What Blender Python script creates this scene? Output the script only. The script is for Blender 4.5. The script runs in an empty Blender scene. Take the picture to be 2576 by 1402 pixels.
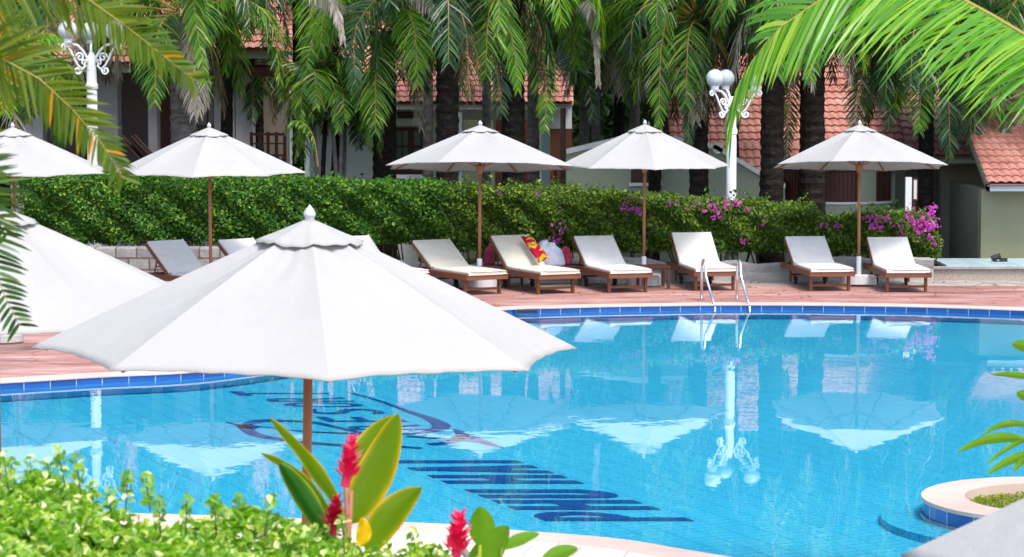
import bpy, math, random
import numpy as np
from mathutils import Vector, Matrix
from mathutils.geometry import tessellate_polygon
random.seed(7); rng = np.random.default_rng(7)
sc = bpy.context.scene
C = sc.collection

# ------------------------------------------------------------------ camera
W, H, F = 2576.0, 1402.0, 6270.0          # photo frame used for measuring, focal length in its pixels
CAM = Vector((0, 0, 3.3))
PITCH = math.atan((701 - 198) / F)
cd = bpy.data.cameras.new('camera'); cam = bpy.data.objects.new('camera', cd); C.objects.link(cam)
cam.location = CAM; cam.rotation_euler = (math.pi/2 - PITCH, 0, 0)
cd.sensor_width = 36; cd.lens = 36 * F / W; cd.clip_end = 600; cd.clip_start = .1
cd.dof.use_dof = True; cd.dof.focus_distance = 24.0; cd.dof.aperture_fstop = 9.0
sc.camera = cam

# ------------------------------------------------------------------ sky, sun, exposure
SUN_EL, SUN_AZ = math.radians(60), math.radians(-58)     # azimuth from +x, towards the viewer
world = bpy.data.worlds.new('World'); sc.world = world; world.use_nodes = True
wn = world.node_tree.nodes; wl = world.node_tree.links
sky = wn.new('ShaderNodeTexSky'); sky.sky_type = 'NISHITA'; sky.sun_disc = False
sky.sun_elevation = SUN_EL; sky.sun_rotation = math.pi/2 - SUN_AZ
sky.air_density = 1.0; sky.dust_density = 3.0; sky.ozone_density = 1.0
bg = wn['Background']; bg.inputs['Strength'].default_value = 0.15
wl.new(sky.outputs[0], bg.inputs['Color'])
sd = bpy.data.lights.new('sun', 'SUN'); sd.energy = 1.35; sd.angle = math.radians(18); sd.color = (1, .95, .87)
sun = bpy.data.objects.new('sun', sd); C.objects.link(sun)
sdir = Vector((math.cos(SUN_EL)*math.cos(SUN_AZ), math.cos(SUN_EL)*math.sin(SUN_AZ), math.sin(SUN_EL)))
sun.rotation_euler = sdir.to_track_quat('Z', 'Y').to_euler()
sun.location = (8, -8, 20)
sc.view_settings.view_transform = 'Standard'; sc.view_settings.look = 'None'
sc.view_settings.exposure = 1.25; sc.view_settings.gamma = 1
sc.cycles.max_bounces = 8; sc.cycles.transparent_max_bounces = 12
sc.cycles.caustics_reflective = False; sc.cycles.caustics_refractive = False

# ------------------------------------------------------------------ measuring helpers
cp, sp = math.cos(PITCH), math.sin(PITCH)
def ray(px, py):
    x = (px - W/2) / F; y = (H/2 - py) / F
    return Vector((x, cp + y*sp, -sp + y*cp))
def at(px, py, z=0.0):                   # where a measured line of sight meets level z
    d = ray(px, py); t = (z - CAM.z) / d.z
    return CAM + d*t
def atY(px, py, Y):                      # ... and where it reaches distance Y
    d = ray(px, py); return CAM + d*(Y/d.y)

# ------------------------------------------------------------------ object helpers
class MB:
    def __init__(s): s.v = []; s.f = []; s.m = []; s.uv = None
    def add(s, vs, fs, mi=0):
        o = len(s.v); s.v.extend([tuple(p) for p in vs])
        s.f.extend([tuple(i+o for i in f) for f in fs]); s.m.extend([mi]*len(fs)); return s
    def box(s, x0, x1, y0, y1, z0, z1, M=None, mi=0):
        vs = [Vector((x, y, z)) for z in (z0, z1) for y in (y0, y1) for x in (x0, x1)]
        if M: vs = [M @ v for v in vs]
        return s.add(vs, [(0,2,3,1),(4,5,7,6),(0,1,5,4),(2,6,7,3),(0,4,6,2),(1,3,7,5)], mi)
    def tube(s, pts, rad, n=8, caps=True, mi=0):
        pts = [Vector(p) for p in pts]
        if not isinstance(rad, (list, tuple)): rad = [rad]*len(pts)
        t0 = (pts[1]-pts[0]).normalized()
        u = t0.cross(Vector((0,0,1)))
        if u.length < .1: u = t0.cross(Vector((1,0,0)))
        u.normalize(); vs = []
        for i, p in enumerate(pts):
            t = (pts[min(i+1, len(pts)-1)] - pts[max(i-1, 0)]).normalized()
            u = (u - t*u.dot(t)).normalized(); w = t.cross(u)
            for k in range(n):
                a = 2*math.pi*k/n
                vs.append(p + (u*math.cos(a) + w*math.sin(a))*rad[i])
        fs = [(i*n+k, i*n+(k+1)%n, (i+1)*n+(k+1)%n, (i+1)*n+k) for i in range(len(pts)-1) for k in range(n)]
        if caps: fs += [tuple(range(n-1,-1,-1)), tuple((len(pts)-1)*n+k for k in range(n))]
        return s.add(vs, fs, mi)
    def lathe(s, prof, n=20, M=None, mi=0):
        vs = []
        for r, z in prof:
            for k in range(n):
                a = 2*math.pi*k/n; p = Vector((r*math.cos(a), r*math.sin(a), z)); vs.append(M @ p if M else p)
        L = len(prof)
        fs = [(i*n+k, i*n+(k+1)%n, (i+1)*n+(k+1)%n, (i+1)*n+k) for i in range(L-1) for k in range(n)]
        fs += [tuple(range(n-1,-1,-1)), tuple((L-1)*n+k for k in range(n))]
        return s.add(vs, fs, mi)
    def slab(s, poly, z0, z1, mi=0):      # extruded polygon
        n = len(poly); vs = [(p[0], p[1], z0) for p in poly] + [(p[0], p[1], z1) for p in poly]
        fs = [tuple(range(n-1,-1,-1)), tuple(range(n, 2*n))] + [(i, (i+1)%n, n+(i+1)%n, n+i) for i in range(n)]
        return s.add(vs, fs, mi)
    def build(s, name, mats, parent=None, smooth=False, bevel=0):
        me = bpy.data.meshes.new(name); me.from_pydata(s.v, [], s.f)
        if not isinstance(mats, (list, tuple)): mats = [mats]
        for m in mats: me.materials.append(m)
        if len(mats) > 1: me.polygons.foreach_set('material_index', s.m)
        if s.uv is not None:
            l = me.uv_layers.new(name='UVMap')
            for lp in me.loops: l.data[lp.index].uv = s.uv[lp.vertex_index]
        if smooth: me.polygons.foreach_set('use_smooth', [True]*len(me.polygons))
        me.update()
        o = bpy.data.objects.new(name, me); C.objects.link(o); o.parent = parent
        if bevel:
            b = o.modifiers.new('bevel', 'BEVEL'); b.width = bevel; b.segments = 2; b.limit_method = 'ANGLE'
        return o
def npmesh(name, v, f, mats, parent=None, mi=None, smooth=False):
    me = bpy.data.meshes.new(name); v = np.asarray(v, np.float32); f = np.asarray(f, np.int32)
    me.vertices.add(len(v)); me.vertices.foreach_set('co', v.ravel())
    k = f.shape[1]; me.loops.add(f.size); me.loops.foreach_set('vertex_index', f.ravel())
    me.polygons.add(len(f)); me.polygons.foreach_set('loop_start', np.arange(0, f.size, k, dtype=np.int32))
    me.polygons.foreach_set('loop_total', np.full(len(f), k, np.int32))
    if not isinstance(mats, (list, tuple)): mats = [mats]
    for m in mats: me.materials.append(m)
    if mi is not None: me.polygons.foreach_set('material_index', np.asarray(mi, np.int32))
    me.polygons.foreach_set('use_smooth', np.full(len(f), smooth))
    me.update(calc_edges=True); me.validate()
    o = bpy.data.objects.new(name, me); C.objects.link(o); o.parent = parent
    return o
def tag(o, label, cat, group=None):
    o['label'] = label; o['category'] = cat
    if group: o['group'] = group
    return o
def thing(name, label, cat, loc=(0,0,0), rz=0, group=None):
    o = bpy.data.objects.new(name, None); C.objects.link(o); o.location = loc; o.rotation_euler = (0,0,rz)
    o.empty_display_size = .2
    return tag(o, label, cat, group)
def struct(o): o['kind'] = 'structure'; return o
def dup(root, loc, rz, label):
    r = root.copy(); C.objects.link(r); r.location = loc; r.rotation_euler = (0,0,rz); r['label'] = label
    for ch in list(root.children):
        c = ch.copy(); C.objects.link(c); c.parent = r
        for g in list(ch.children):
            d = g.copy(); C.objects.link(d); d.parent = c
    return r

# ------------------------------------------------------------------ materials
def mat(name, col, rough=.6, **kw):
    m = bpy.data.materials.new(name); m.use_nodes = True
    b = m.node_tree.nodes['Principled BSDF']
    b.inputs['Base Color'].default_value = (*col, 1); b.inputs['Roughness'].default_value = rough
    b.inputs['Specular IOR Level'].default_value = kw.get('spec', .4)
    b.inputs['Metallic'].default_value = kw.get('metal', 0)
    return m
def nd(m, t, **kw):
    n = m.node_tree.nodes.new(t)
    for k, v in kw.items():
        if k in n.inputs: n.inputs[k].default_value = v
        else: setattr(n, k, v)
    return n
def lk(m, a, b): m.node_tree.links.new(a, b)
def coords(m, scale=(1,1,1), rot=(0,0,0), kind='Object'):
    tc = nd(m, 'ShaderNodeTexCoord'); mp = nd(m, 'ShaderNodeMapping')
    mp.inputs['Scale'].default_value = scale; mp.inputs['Rotation'].default_value = rot
    lk(m, tc.outputs[kind], mp.inputs['Vector']); return mp.outputs[0]
def ramp(m, fac, stops):
    r = nd(m, 'ShaderNodeValToRGB'); e = r.color_ramp.elements
    while len(e) < len(stops): e.new(.5)
    for el, (p, c) in zip(e, stops): el.position = p; el.color = (*c, 1)
    lk(m, fac, r.inputs[0]); return r.outputs[0]
def noise(m, vec, scale, detail=4, rough=.6):
    n = nd(m, 'ShaderNodeTexNoise'); n.inputs['Scale'].default_value = scale
    n.inputs['Detail'].default_value = detail; n.inputs['Roughness'].default_value = rough
    lk(m, vec, n.inputs['Vector']); return n.outputs['Fac']
def bump(m, h, strength, dist=.01):
    b = nd(m, 'ShaderNodeBump'); b.inputs['Strength'].default_value = strength; b.inputs['Distance'].default_value = dist
    lk(m, h, b.inputs['Height']); lk(m, b.outputs[0], m.node_tree.nodes['Principled BSDF'].inputs['Normal']); return b
def base(m, sock): lk(m, sock, m.node_tree.nodes['Principled BSDF'].inputs['Base Color'])
def mixc(m, a, b, fac, mode='MIX'):
    n = nd(m, 'ShaderNodeMix', data_type='RGBA', blend_type=mode)
    for s, v in ((n.inputs[6], a), (n.inputs[7], b)):
        if isinstance(v, tuple): s.default_value = (*v, 1)
        else: lk(m, v, s)
    if isinstance(fac, (int, float)): n.inputs[0].default_value = fac
    else: lk(m, fac, n.inputs[0])
    return n.outputs[2]
def mottled(name, c0, c1, scale, rough=.8, bs=.4, bd=.01, spec=.3, sc3=(1,1,1), detail=5):
    m = mat(name, c0, rough, spec=spec); v = coords(m, sc3)
    f = noise(m, v, scale, detail); base(m, ramp(m, f, [(.3, c0), (.7, c1)]))
    if bs: bump(m, noise(m, v, scale*3, 4), bs, bd)
    return m
def leafmat(name, stops, rough=.45, trans=.35, tcol=None, spec=.4, sat=None):
    m = mat(name, stops[0][1], rough, spec=spec); nt = m.node_tree
    g = nd(m, 'ShaderNodeNewGeometry'); c = ramp(m, g.outputs['Random Per Island'], stops); base(m, c)
    t = nd(m, 'ShaderNodeBsdfTranslucent'); tc = mixc(m, c, tcol or (1, 1, .35), 1.0, 'MULTIPLY')
    br = nd(m, 'ShaderNodeMix', data_type='RGBA', blend_type='MULTIPLY'); lk(m, tc, br.inputs[6]); br.inputs[7].default_value = (2.2,2.2,2.2,1); br.inputs[0].default_value = 1
    lk(m, br.outputs[2], t.inputs['Color'])
    mx = nd(m, 'ShaderNodeMixShader'); mx.inputs[0].default_value = trans
    lk(m, nt.nodes['Principled BSDF'].outputs[0], mx.inputs[1]); lk(m, t.outputs[0], mx.inputs[2])
    lk(m, mx.outputs[0], nt.nodes['Material Output'].inputs['Surface']); return m

# cloth
def cloth(name, col, trans=.3, tc=(.8,.8,.78)):
    m = mat(name, col, .95, spec=.1); nt = m.node_tree
    v = coords(m); n1 = noise(m, v, 2.2, 3); base(m, ramp(m, n1, [(.3, tuple(c*.95 for c in col)), (.7, col)]))
    n2 = noise(m, coords(m, (1,1,1)), 6, 5, .7); bump(m, n2, .4, .03)
    t = nd(m, 'ShaderNodeBsdfTranslucent'); t.inputs['Color'].default_value = (*tc, 1)
    mx = nd(m, 'ShaderNodeMixShader'); mx.inputs[0].default_value = trans
    lk(m, nt.nodes['Principled BSDF'].outputs[0], mx.inputs[1]); lk(m, t.outputs[0], mx.inputs[2])
    lk(m, mx.outputs[0], nt.nodes['Material Output'].inputs['Surface']); return m
M_canvas = cloth('white_canvas', (.51,.512,.502), .32, (.54,.54,.52))
M_cushion = mottled('cushion_fabric', (.70,.695,.66), (.63,.625,.59), 5, .9, .3, .01, .15)
M_cushion_shade = mottled('shaded_cushion_fabric', (.60,.58,.49), (.54,.52,.44), 5, .9, .3, .01, .15)  # pale cushion cloth with the shade on it mixed into the colour
M_white = mat('white_paint', (.78,.80,.83), .35)
M_plaster = mottled('white_plaster', (.62,.64,.66), (.72,.73,.74), 1.2, .85, .2)
M_finial = mat('grey_resin', (.55,.56,.6), .4)
def wood(name, c0, c1, rough=.5):
    m = mat(name, c0, rough, spec=.35); v = coords(m, (1,1,.15))
    f = noise(m, v, 40, 5); g = noise(m, coords(m), 2.5, 3)
    base(m, mixc(m, ramp(m, f, [(.3, c0), (.7, c1)]), c1, g)); bump(m, f, .2, .003); return m
M_pole = wood('varnished_pole_wood', (.24,.105,.045), (.34,.17,.085))
M_teak = wood('teak', (.10,.034,.018), (.21,.078,.036))
M_darkwood = wood('dark_wood', (.045,.016,.013), (.09,.03,.022))
M_rubber = mat('black_rubber', (.02,.02,.022), .6)
M_steel = mat('stainless_steel', (.72,.74,.76), .18, metal=1)
M_globe = mat('opal_glass', (.50,.57,.58), .2, spec=.6)
M_concrete = mottled('white_concrete', (.62,.64,.66), (.72,.73,.74), 3, .7, .3)
# tiles of pool wall (uv = metres along the wall, height)
M_tile = mat('blue_glazed_tile', (.01,.12,.5), .25, spec=.6)
uv = nd(M_tile, 'ShaderNodeTexCoord').outputs['UV']
bt = nd(M_tile, 'ShaderNodeTexBrick'); bt.offset = 0; bt.squash = 1
lk(M_tile, uv, bt.inputs['Vector'])
for k, v in (('Color1', (.004,.065,.29,1)), ('Color2', (.009,.11,.42,1)), ('Mortar', (.40,.48,.58,1)), ('Scale', 1), ('Mortar Size', .006), ('Brick Width', .30), ('Row Height', .30), ('Bias', 0)): bt.inputs[k].default_value = v
base(M_tile, bt.outputs['Color'])
# pool floor: square mosaic laid at an angle
GA = math.radians(24)
M_floor = mat('pool_mosaic', (.02,.45,.72), .5, spec=.2)
v = coords(M_floor, (1,1,1), (0,0,-GA)); bt = nd(M_floor, 'ShaderNodeTexBrick'); bt.offset = 0
lk(M_floor, v, bt.inputs['Vector'])
for k, vv in (('Color1', (.062,.62,.90,1)), ('Color2', (.075,.66,.94,1)), ('Mortar', (.025,.36,.64,1)), ('Scale', 1), ('Mortar Size', .007), ('Brick Width', .24), ('Row Height', .12), ('Mortar Smooth', .3)): bt.inputs[k].default_value = vv
bt2 = nd(M_floor, 'ShaderNodeTexBrick'); bt2.offset = 0; lk(M_floor, v, bt2.inputs['Vector'])
for k, vv in (('Color1', (1,1,1,1)), ('Color2', (.90,.93,.96,1)), ('Mortar', (.78,.85,.9,1)), ('Scale', 1), ('Mortar Size', .0022), ('Brick Width', .03), ('Row Height', .03)): bt2.inputs[k].default_value = vv
big = ramp(M_floor, noise(M_floor, v, .35, 2), [(.3, (.86,.9,.93)), (.7, (1,1,1))])
base(M_floor, mixc(M_floor, mixc(M_floor, bt.outputs['Color'], bt2.outputs['Color'], 1, 'MULTIPLY'), big, 1, 'MULTIPLY'))
M_letter = mottled('navy_mosaic', (.002,.04,.26), (.003,.06,.33), 12, .5, 0)
M_line = mat('dark_blue_tile', (.004,.07,.22), .4)
M_wall = mottled('light_blue_wall_tile', (.02,.33,.78), (.03,.38,.82), 6, .4, 0)
# water
M_water = bpy.data.materials.new('water'); M_water.use_nodes = True
nt = M_water.node_tree; nt.nodes.remove(nt.nodes['Principled BSDF'])
gl = nd(M_water, 'ShaderNodeBsdfGlossy'); gl.inputs['Roughness'].default_value = .012; gl.inputs['Color'].default_value = (1,1,1,1)
tr = nd(M_water, 'ShaderNodeBsdfTransparent'); tr.inputs['Color'].default_value = (.86,.97,1,1)
fr = nd(M_water, 'ShaderNodeFresnel'); fr.inputs['IOR'].default_value = 1.43
mm = nd(M_water, 'ShaderNodeMath', operation='MULTIPLY'); mm.inputs[1].default_value = 1.0
wv = coords(M_water, (1, .7, 1)); n1 = noise(M_water, wv, 1.1, 2, .5); n2 = noise(M_water, wv, 5.5, 2, .5)
n3 = noise(M_water, coords(M_water), .16, 2)
am = nd(M_water, 'ShaderNodeMath', operation='MULTIPLY'); lk(M_water, n2, am.inputs[0]); lk(M_water, ramp(M_water, n3, [(.42,(.04,.04,.04)), (.62,(.5,.5,.5))]), am.inputs[1])
ad = nd(M_water, 'ShaderNodeMath', operation='ADD'); lk(M_water, n1, ad.inputs[0]); lk(M_water, am.outputs[0], ad.inputs[1])
bp = nd(M_water, 'ShaderNodeBump'); bp.inputs['Strength'].default_value = 1; bp.inputs['Distance'].default_value = .0021
lk(M_water, ad.outputs[0], bp.inputs['Height']); lk(M_water, bp.outputs[0], gl.inputs['Normal'])
mx = nd(M_water, 'ShaderNodeMixShader'); lk(M_water, fr.outputs[0], mm.inputs[0]); lk(M_water, mm.outputs[0], mx.inputs[0])
lk(M_water, tr.outputs[0], mx.inputs[1]); lk(M_water, gl.outputs[0], mx.inputs[2]); lk(M_water, mx.outputs[0], nt.nodes['Material Output'].inputs['Surface'])
# deck
M_deck = mat('red_stamped_concrete', (.42,.16,.14), .75, spec=.3)
v = coords(M_deck, (.5,1.4,1)); a = noise(M_deck, v, 1.3, 6, .65); b_ = noise(M_deck, coords(M_deck, (.35,2.2,1)), 2.6, 6, .7)
c1 = ramp(M_deck, a, [(.32, (.25,.105,.085)), (.5, (.34,.165,.14)), (.68, (.43,.27,.235))])
c2 = mixc(M_deck, c1, (.50,.37,.34), ramp(M_deck, b_, [(.5,(0,0,0)), (.68,(.75,.75,.75))]))
vo = nd(M_deck, 'ShaderNodeTexVoronoi', feature='DISTANCE_TO_EDGE'); vo.inputs['Scale'].default_value = .45
wob = nd(M_deck, 'ShaderNodeTexCoord'); dn = nd(M_deck, 'ShaderNodeTexNoise'); dn.inputs['Scale'].default_value = 1.5; lk(M_deck, wob.outputs['Object'], dn.inputs['Vector'])
va = nd(M_deck, 'ShaderNodeVectorMath', operation='MULTIPLY_ADD'); lk(M_deck, dn.outputs['Color'], va.inputs[0]); va.inputs[1].default_value = (.8,.8,.8); lk(M_deck, wob.outputs['Object'], va.inputs[2]); lk(M_deck, va.outputs[0], vo.inputs['Vector'])
crack = ramp(M_deck, vo.outputs['Distance'], [(0,(.3,.3,.3)), (.012,(1,1,1))])
c3 = mixc(M_deck, (.20,.07,.055), c2, crack)
stn = ramp(M_deck, noise(M_deck, coords(M_deck, (.45,1,1)), .8, 6, .7), [(.50,(1,1,1)), (.60,(.72,.68,.66)), (.66,(.62,.60,.58))])
base(M_deck, mixc(M_deck, c3, stn, 1, 'MULTIPLY')); lk(M_deck, ramp(M_deck, noise(M_deck, coords(M_deck, (.45,1,1)), .8, 6, .7), [(.5,(.8,.8,.8)), (.64,(.32,.32,.32))]), M_deck.node_tree.nodes['Principled BSDF'].inputs['Roughness']); bump(M_deck, crack, .4, .008)
M_coping = mottled('cream_coping_stone', (.50,.36,.30), (.60,.47,.40), 1.6, .7, .2)
M_paving = mat('grey_flagstone', (.3,.3,.3), .8)
v = coords(M_paving); vo = nd(M_paving, 'ShaderNodeTexVoronoi', feature='DISTANCE_TO_EDGE'); vo.inputs['Scale'].default_value = 1.6; lk(M_paving, v, vo.inputs['Vector'])
cc = ramp(M_paving, noise(M_paving, v, 2.5, 6), [(.3,(.22,.20,.18)), (.5,(.33,.30,.27)), (.7,(.42,.33,.29))])
base(M_paving, mixc(M_paving, (.12,.10,.09), cc, ramp(M_paving, vo.outputs['Distance'], [(0,(0,0,0)), (.03,(1,1,1))])))
M_coptile = mat('cream_edge_tile', (.7,.6,.5), .6)
bt = nd(M_coptile, 'ShaderNodeTexBrick'); lk(M_coptile, coords(M_coptile, (1,1,1), (0,0,.2)), bt.inputs['Vector']); bt.offset = .5
for k, vv in (('Color1', (.66,.54,.45,1)), ('Color2', (.74,.64,.55,1)), ('Mortar', (.42,.33,.28,1)), ('Scale', 1), ('Mortar Size', .008), ('Brick Width', .35), ('Row Height', .35)): bt.inputs[k].default_value = vv
base(M_coptile, bt.outputs['Color'])
# stone wall
M_stone = mat('granite_blocks', (.4,.4,.4), .85)
bt = nd(M_stone, 'ShaderNodeTexBrick'); lk(M_stone, coords(M_stone, (1,1,1), (math.pi/2,0,0)), bt.inputs['Vector']); bt.offset = .4
for k, vv in (('Color1', (.22,.22,.235,1)), ('Color2', (.31,.30,.29,1)), ('Mortar', (.13,.09,.07,1)), ('Scale', 1), ('Mortar Size', .018), ('Brick Width', .34), ('Row Height', .19), ('Mortar Smooth', .4)): bt.inputs[k].default_value = vv
sn = noise(M_stone, coords(M_stone), 9, 6); base(M_stone, mixc(M_stone, bt.outputs['Color'], ramp(M_stone, sn, [(.3,(.55,.55,.55)), (.7,(1.1,1.1,1.1))]), .8, 'MULTIPLY')); bump(M_stone, sn, .6, .03)
M_rock = mottled('flat_rock', (.24,.24,.24), (.40,.39,.37), 3, .85, .8, .03)
M_pebble = mat('pebble_wash', (.4,.36,.3), .8)
vo = nd(M_pebble, 'ShaderNodeTexVoronoi'); vo.inputs['Scale'].default_value = 62; lk(M_pebble, coords(M_pebble), vo.inputs['Vector'])
base(M_pebble, mixc(M_pebble, ramp(M_pebble, vo.outputs['Distance'], [(.2,(.42,.38,.31)), (.75,(.24,.20,.16))]), vo.outputs['Color'], .12)); bump(M_pebble, vo.outputs['Distance'], -.6, .01)
M_soil = mottled('leaf_litter_soil', (.09,.065,.04), (.16,.13,.08), 4, .95, .8, .04)
M_lawn = mottled('lawn', (.03,.06,.015), (.06,.10,.02), 6, .95, .6, .03)
# walls, roofs
M_lilac = mottled('lilac_grey_render', (.36,.34,.36), (.42,.40,.42), .8, .9, .15)
M_shadedwall = mottled('shaded_brown_render', (.12,.10,.09), (.15,.13,.11), .8, .9, .15)  # brown wall darkened in colour for the shade under veranda and in recess
M_sage = mottled('sage_render', (.30,.34,.26), (.38,.42,.33), .9, .9, .15)
M_olive = mottled('olive_render', (.26,.27,.17), (.33,.34,.22), .9, .9, .15)
M_greyw = mottled('dark_grey_brown_render', (.19,.18,.14), (.24,.23,.18), .9, .9, .15)  # mottled dark grey-brown for set-back walls and barge board
M_blue = mottled('pale_blue_render', (.42,.53,.56), (.48,.58,.60), 1, .9, .1)
M_roof = mat('clay_roof_tile', (.55,.2,.13), .7, spec=.25)
v = coords(M_roof); vo = nd(M_roof, 'ShaderNodeTexVoronoi'); vo.inputs['Scale'].default_value = 4.2; lk(M_roof, v, vo.inputs['Vector'])
rc = ramp(M_roof, noise(M_roof, v, 2.0, 5), [(.3,(.32,.13,.10)), (.55,(.43,.20,.16)), (.75,(.52,.31,.26))])
base(M_roof, mixc(M_roof, rc, mixc(M_roof, rc, (.36,.15,.11), .7), ramp(M_roof, vo.outputs['Color'], [(.5,(0,0,0)), (.8,(.5,.5,.5))]))); bump(M_roof, noise(M_roof, v, 20, 3), .2, .01)
M_glass = mat('window_glass', (.10,.14,.15), .1, spec=.7)
# plants
M_bark = mat('dark_palm_bark', (.03,.022,.018), .95, spec=.15)
v = coords(M_bark, (1,1,2.2)); f1 = noise(M_bark, v, 7, 6, .7); base(M_bark, ramp(M_bark, f1, [(.3,(.006,.005,.005)), (.55,(.020,.016,.014)), (.75,(.065,.055,.048))])); bump(M_bark, f1, .9, .05)
M_greybark = mat('grey_palm_bark', (.12,.11,.11), .95, spec=.15)
v = coords(M_greybark, (1,1,3)); f1 = noise(M_greybark, v, 5, 6, .7); base(M_greybark, ramp(M_greybark, f1, [(.3,(.06,.055,.05)), (.7,(.19,.175,.17))])); bump(M_greybark, f1, .7, .03)
G = lambda *s: list(s)
M_frond = leafmat('palm_frond', [(0,(.02,.075,.010)), (.45,(.055,.18,.014)), (.8,(.15,.32,.02)), (.95,(.28,.34,.05)), (1,(.42,.42,.30))], .42, .30)
M_frond2 = leafmat('coconut_frond', [(0,(.05,.17,.012)), (.6,(.11,.30,.015)), (1,(.28,.40,.03))], .35, .42, spec=.5)
M_fronddark = leafmat('deep_green_frond', [(0,(.008,.035,.012)), (.6,(.02,.085,.02)), (.92,(.06,.15,.03)), (1,(.30,.33,.28))], .38, .2, spec=.5)
M_dry = leafmat('withered_frond', [(0,(.30,.27,.24)), (.5,(.48,.45,.43)), (1,(.22,.19,.10))], .6, .2, (1,1,.9))
M_brownfrond = leafmat('brown_frond', [(0,(.05,.035,.015)), (.5,(.09,.07,.03)), (.8,(.05,.07,.015)), (1,(.22,.17,.11))], .7, .2, (1,.9,.5))
M_near = leafmat('olive_frond', [(0,(.05,.11,.006)), (.5,(.09,.155,.008)), (.93,(.14,.19,.010)), (.965,(.62,.25,.015)), (1,(.75,.30,.02))], .5, .38, (1,.95,.2))
M_nearg = leafmat('green_frond', [(0,(.015,.06,.010)), (.7,(.04,.12,.02)), (1,(.08,.15,.03))], .4, .2)
M_rachis = mat('frond_midrib', (.30,.26,.05), .5)
M_rachisd = mat('orange_midrib', (.32,.20,.05), .5)
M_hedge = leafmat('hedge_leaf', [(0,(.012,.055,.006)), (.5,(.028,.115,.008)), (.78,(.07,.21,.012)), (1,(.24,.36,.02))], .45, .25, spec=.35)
M_hedge2 = leafmat('bougainvillea_leaf', [(0,(.02,.065,.006)), (.5,(.05,.12,.010)), (.78,(.11,.20,.012)), (1,(.26,.32,.02))], .45, .25, spec=.35)
M_front = leafmat('highlit_young_leaf', [(0,(.09,.22,.012)), (.5,(.17,.34,.02)), (.80,(.32,.46,.04)), (.9,(.60,.64,.25)), (1,(.75,.72,.50))], .3, .4, spec=.6)  # palest stops put sunlit highlights into the leaf colour
M_yshrub = leafmat('yellow_green_leaf', [(0,(.14,.20,.01)), (.6,(.24,.30,.015)), (1,(.35,.38,.03))], .5, .35)
M_flower = leafmat('magenta_bract', [(0,(.42,.04,.34)), (.7,(.55,.08,.46)), (1,(.62,.25,.55))], .6, .4, (1,.6,1))
M_whitefl = mat('white_petal', (.7,.72,.68), .6)
M_brownleaf = leafmat('fallen_leaf', [(0,(.20,.09,.03)), (.6,(.30,.18,.05)), (.85,(.12,.16,.03)), (1,(.45,.06,.35))], .7, .1)
M_twig = mottled('twig', (.05,.035,.02), (.11,.08,.05), 10, .9)
M_treeleaf = leafmat('far_tree_leaf', [(0,(.012,.035,.008)), (.6,(.025,.07,.012)), (1,(.06,.11,.02))], .5, .25)

# ------------------------------------------------------------------ pool outline
def cat_rom(P, n=8, closed=True):
    out = []; L = len(P)
    for i in range(L):
        p0, p1, p2, p3 = (np.array(P[(i+k-1) % L], float) for k in range(4))
        for j in range(n):
            t = j/n
            out.append(tuple(.5*((2*p1) + (-p0+p2)*t + (2*p0-5*p1+4*p2-p3)*t*t + (-p0+3*p1-3*p2+p3)*t**3)))
    return out
def g(px, py): p = at(px, py, 0); return (p.x, p.y)
ctrl = [(-11.5,19.4), (-7.5,19.1), (-4,18.9), g(1014,1316), g(1291,1336), g(1547,1357), g(1717,1384), (2.0,16.5), (2.9,15.3), (4.6,14.2), (7.5,13.8),
        (10.5,15.5), (12.3,20), (12.6,26), (11.6,31.5), (9.6,34.5), g(2576,780), g(2250,770), g(1900,766.5), g(1600,769.5), g(1400,774), g(1262,779),
        (-1.15,34.3), (-1.75,31.6), (-2.62,29.3), g(497,934), g(250,947), g(0,962), (-8.2,25.7), (-11.2,23.9), (-12.6,21.6)]
POOL = cat_rom(ctrl, 7)
ZW, ZF = -.07, -.21                         # water level, floor as seen through the water
def offset(poly, d):
    n = len(poly); out = []
    for i in range(n):
        a, b = Vector(poly[i-1]), Vector(poly[(i+1) % n]); t = (b-a).normalized()
        out.append((poly[i][0] + t.y*d, poly[i][1] - t.x*d))
    return out
# orientation: counter-clockwise -> offset(+) goes outward
area = sum(POOL[i-1][0]*POOL[i][1] - POOL[i][0]*POOL[i-1][1] for i in range(len(POOL)))
if area < 0: POOL = POOL[::-1]
COPE = offset(POOL, .33)
def sheet(name, outer, hole, z, m):
    loops = [[Vector((x, y, 0)) for x, y in outer]] + ([[Vector((x, y, 0)) for x, y in hole]] if hole else [])
    pts = [p for l in loops for p in l]; tris = tessellate_polygon(loops)
    mb = MB(); fs = []
    for t in tris:
        a, b, c = (pts[i] for i in t)
        if (b-a).cross(c-a).z < 0: t = (t[0], t[2], t[1])
        fs.append(t)
    mb.add([(p.x, p.y, z) for p in pts], fs); return struct(mb.build(name, m))
big = [(-45,-6), (45,-6), (45,41.0), (-45,41.0)]
sheet('pool_deck', big, COPE, 0, M_deck)
sheet('pool_floor', offset(POOL, .02), None, ZF, M_floor)
sheet('pool_water', offset(POOL, .001), None, ZW, M_water)
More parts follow.
